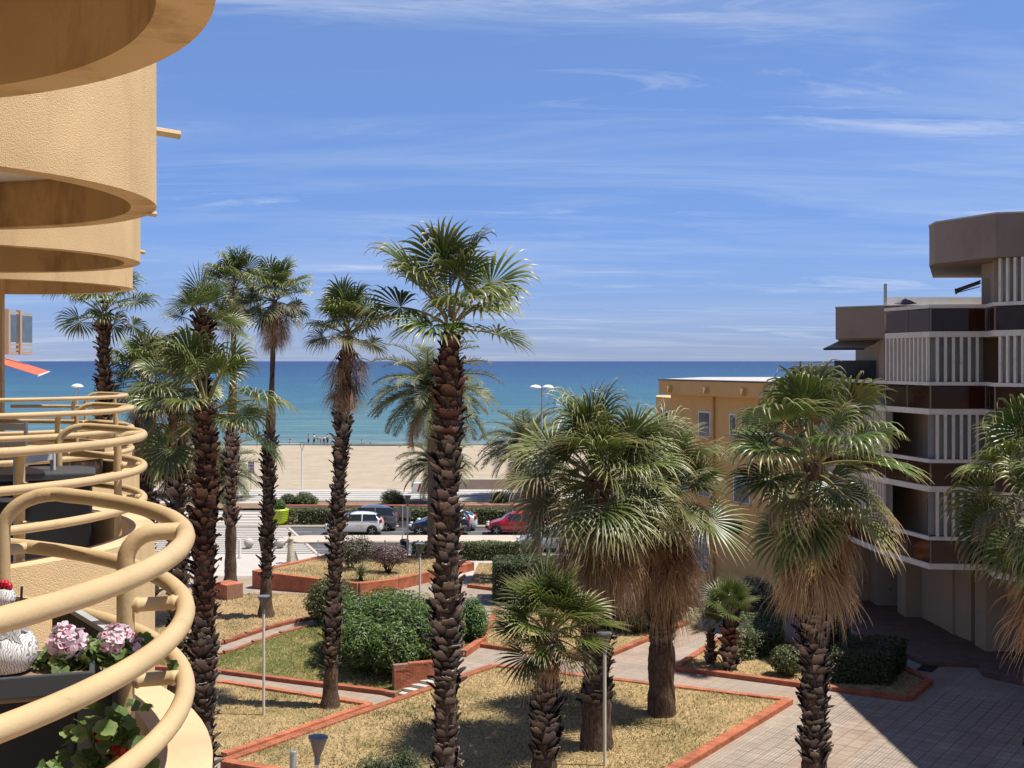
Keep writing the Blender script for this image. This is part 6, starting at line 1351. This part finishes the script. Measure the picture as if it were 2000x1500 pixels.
def stand(arms=((.0, -.22, .80), (.0, .22, .80)), lean=0.0, step=.12):
    J = {'pelvis': (0, 0, .95, .125), 'waist': (-lean * .3, 0, 1.12, .115), 'chest': (-lean * .8, 0, 1.33, .14), 'neck': (-lean, 0, 1.48, .055), 'head': (-lean * 1.15 - .01, 0, 1.62, .098), 'nose': (-lean * 1.15 - .11, 0, 1.60, .016)}
    E_ = [('pelvis', 'waist'), ('waist', 'chest'), ('chest', 'neck'), ('neck', 'head'), ('head', 'nose')]
    for s_, n_ in ((-1, 'l'), (1, 'r')):
        J['sh' + n_] = (-lean * .9, s_ * .17, 1.42, .058); a = arms[0 if s_ < 0 else 1]; J['wr' + n_] = (*a, .028); J['el' + n_] = (( -lean * .9 + a[0]) / 2 + .06, s_ * .23, (1.42 + a[2]) / 2 + .0, .040)
        J['hp' + n_] = (0, s_ * .09, .90, .098); J['kn' + n_] = (s_ * step * .5 - .02, s_ * .10, .48, .062); J['an' + n_] = (s_ * step + .02, s_ * .10, .09, .040); J['ft' + n_] = (s_ * step - .15, s_ * .11, .035, .035)
        E_ += [('chest', 'sh' + n_), ('sh' + n_, 'el' + n_), ('el' + n_, 'wr' + n_), ('pelvis', 'hp' + n_), ('hp' + n_, 'kn' + n_), ('kn' + n_, 'an' + n_), ('an' + n_, 'ft' + n_)]
        hand(J, E_, 'wr' + n_, (a[0] - .03, a[1], a[2] - .16), 1)
    return J, E_
# woman walking with her phone
J, E_ = stand(((-.30, -.12, 1.16), (-.22, .16, .98)), .06, .14)
wx_, wy_ = gp(568, 1100, 0)
wo = figure('person', 'woman in a long beige dress looking at her phone beside the raised bed', (wx_, wy_, 0), 0, J, E_, M['skin'], True, .98)
dress = mat('beige printed dress', (.46, .40, .29), .9, .25, 14); mb = MB(); mb.lathe([(.42, .12), (.34, .40), (.26, .72), (.19, .98), (.145, 1.12), (.17, 1.28), (.19, 1.38), (.13, 1.45), (.06, 1.47)], (0, 0, 0), 20, sx=.82)
for v_i, v in enumerate(mb.v):
    if v[2] < .9: a = math.atan2(v[1], v[0]); k = 1 + .10 * math.sin(a * 7) * (1 - v[2]); mb.v[v_i] = (v[0] * k + .10 * (1 - v[2]), v[1] * k, v[2] + .03 * math.sin(a * 2))
mb.build('dress', dress, wo, smooth=True)
for s_ in (-1, 1): mb = MB(); n_ = 'l' if s_ < 0 else 'r'; mb.tube([J['sh' + n_][:3], J['el' + n_][:3], tuple((Vector(J['el' + n_][:3]) + Vector(J['wr' + n_][:3])) / 2)], [.075, .062, .075], 10); mb.build('sleeve', dress, wo, smooth=True)
ph = empty('phone', (wx_ - .345, wy_ - .12, 1.10), 0, 'dark phone held by the woman in the beige dress', 'phone'); mb = MB(); mb.box((0, 0, 0), (.012, .075, .15)); mb.build('case', M['dark_metal'], ph, bevel=.003); mb = MB(); mb.box((.007, 0, 0), (.003, .066, .135)); mb.build('screen', M['dark_glass'], ph)
ph.rotation_euler = (0, R_(-35), 0)
# people at the water's edge
shorts = mat('dark swim shorts', (.02, .022, .03), .8); white_c = mat('white towel cloth', (.72, .70, .68), .9); pinkc = mat('pink swimwear', (.55, .25, .25), .8)
def trunks(root, m, z0=.50, z1=1.0, r=.19):
    mb = MB(); mb.lathe([(r * .98, z0), (r * 1.02, z0 + .2), (r, z1 - .1), (r * .84, z1)], n=14, sx=.8); mb.build('shorts', m, root, smooth=True)
def shore(px, D=203.0): x = xat(px, D); return (x, D, bz(x, D))
for px, rz, lab, arms, st_p in ((602.5, .4, 'bather in dark shorts with hands together standing at the water edge', ((-.12, -.05, 1.0), (-.12, .05, 1.0)), .16), (613.5, -.5, 'tall bather in dark shorts with a pale towel on one shoulder', ((0, -.24, .82), (0, .24, .82)), .08), (639.5, 1.2, 'bather in dark shorts nearest the slender palm trunk', ((0, -.24, .82), (-.15, .24, .9)), .1)):
    J, E_ = stand(arms, .02, st_p); f = figure('person', lab, shore(px), rz, J, E_, M['skin'], True, 1.06 if px != 602.5 else 1.0); trunks(f, shorts)
    if px > 610: mb = MB(); mb.lathe([(.16, 1.22), (.19, 1.36), (.14, 1.46)], (0, 0, 0), 12, sx=.8); mb.build('towel', white_c, f)
def bent(): 
    J, E_ = stand(((-.50, -.15, .62), (-.50, .15, .62)), .0, .08)
    for k, v in (('waist', (-.14, 0, 1.06, .115)), ('chest', (-.38, 0, 1.13, .135)), ('neck', (-.54, 0, 1.12, .055)), ('head', (-.66, 0, 1.06, .095)), ('nose', (-.72, 0, .97, .015)), ('shl', (-.44, -.17, 1.08, .055)), ('shr', (-.44, .17, 1.08, .055)), ('ell', (-.47, -.2, .85, .04)), ('elr', (-.47, .2, .85, .04))): J[k] = v
    return J, E_
for px, rz, lab, mm, cloth in ((626.5, .6, 'bather bending forward in pink swimwear at the water edge', pinkc, None), (632.5, 2.4, 'bather bending over under a white towel at the water edge', shorts, white_c)):
    J, E_ = bent(); f = figure('person', lab, shore(px), rz, J, E_, M['skin'], True, 1.0); trunks(f, mm, .68, 1.05)
    mb = MB(); mb.tube([(-.02, 0, 1.04), (-.2, 0, 1.14), (-.42, 0, 1.17)], [.16, .165, .15], 12); mb.build('top', cloth or mm, f, smooth=True)
def sitting(lie=False):
    J = {'pelvis': (0, 0, .13, .125), 'waist': (.10, 0, .30, .112), 'chest': (.16 if not lie else .22, 0, .50, .135), 'neck': (.14, 0, .65, .052), 'head': (.12, 0, .79, .097), 'nose': (.02, 0, .78, .015)}; E_ = [('pelvis', 'waist'), ('waist', 'chest'), ('chest', 'neck'), ('neck', 'head'), ('head', 'nose')]
    for s_, n_ in ((-1, 'l'), (1, 'r')):
        J['sh' + n_] = (.16, s_ * .17, .58, .056); w_ = (-.38, s_ * .12, .40, .028) if not lie else (.42, s_ * .25, .06, .028); J['wr' + n_] = w_; J['el' + n_] = ((.16 + w_[0]) / 2, s_ * .22, .40 if not lie else .32, .04)
        kn = (-.38, s_ * .12, .45, .065) if not lie else (-.45, s_ * .1, .12, .07); J['hp' + n_] = (-.02, s_ * .09, .14, .10); J['kn' + n_] = kn; J['an' + n_] = (-.62, s_ * .1, .07, .042) if not lie else (-.88, s_ * .1, .06, .042); J['ft' + n_] = (J['an' + n_][0] - .10, s_ * .1, .10 if lie else .035, .035)
        E_ += [('chest', 'sh' + n_), ('sh' + n_, 'el' + n_), ('el' + n_, 'wr' + n_), ('pelvis', 'hp' + n_), ('hp' + n_, 'kn' + n_), ('kn' + n_, 'an' + n_), ('an' + n_, 'ft' + n_)]
        hand(J, E_, 'wr' + n_, (w_[0] - .12, w_[1], max(.03, w_[2] - .06)), 1)
    return J, E_
J, E_ = sitting(True); f = figure('person', 'bather lying back on the sand apart from the standing group', shore(568, 204), 3.14, J, E_, M['skin']); mb = MB(); mb.lathe([(.15, .02), (.16, .14), (.13, .25)], (-.03, 0, 0), 12); mb.build('shorts', shorts, f)
J, E_ = sitting(False); f = figure('person', 'bather sitting with bent knees right of the slender palm trunk', shore(708, 203.5), 3.14, J, E_, M['skin']); mb = MB(); mb.lathe([(.15, .02), (.16, .14), (.13, .25)], (-.03, 0, 0), 12); mb.build('shorts', shorts, f)
for px, lab in ((723, 'dark beach bag on the sand beside the sitting bather'), (647, 'dark backpack on the sand beside the standing bathers')):
    l_ = shore(px, 203.2); b_ = empty('beach_bag', l_, .3, lab, 'bag'); mb = MB(); mb.lathe([(.18, 0), (.24, .1), (.22, .28), (.12, .36)], n=12, sy=.7); mb.build('bag_body', shorts, b_, smooth=True); mb = MB(); mb.tube([(-.12, 0, .32), (0, 0, .48), (.12, 0, .32)], .015, 6); mb.build('strap', shorts, b_)
pz_ = shore(468, 203); pa = empty('beach_flag', pz_, 0, 'small red flag at the shore beyond the tall slim palms', 'flag'); mb = MB(); mb.tube([(0, 0, 0), (0, 0, 2.6)], .03, 6); mb.build('pole', M['white_paint'], pa); mb = MB()
V = []
for k in range(7): V += [(k * .1, .04 * math.sin(k), 2.5), (k * .1, .04 * math.sin(k), 1.9)]
mb.add(V, [(2 * k, 2 * k + 1, 2 * k + 3, 2 * k + 2) for k in range(6)]); mb.build('cloth', M['red_lamp'], pa)
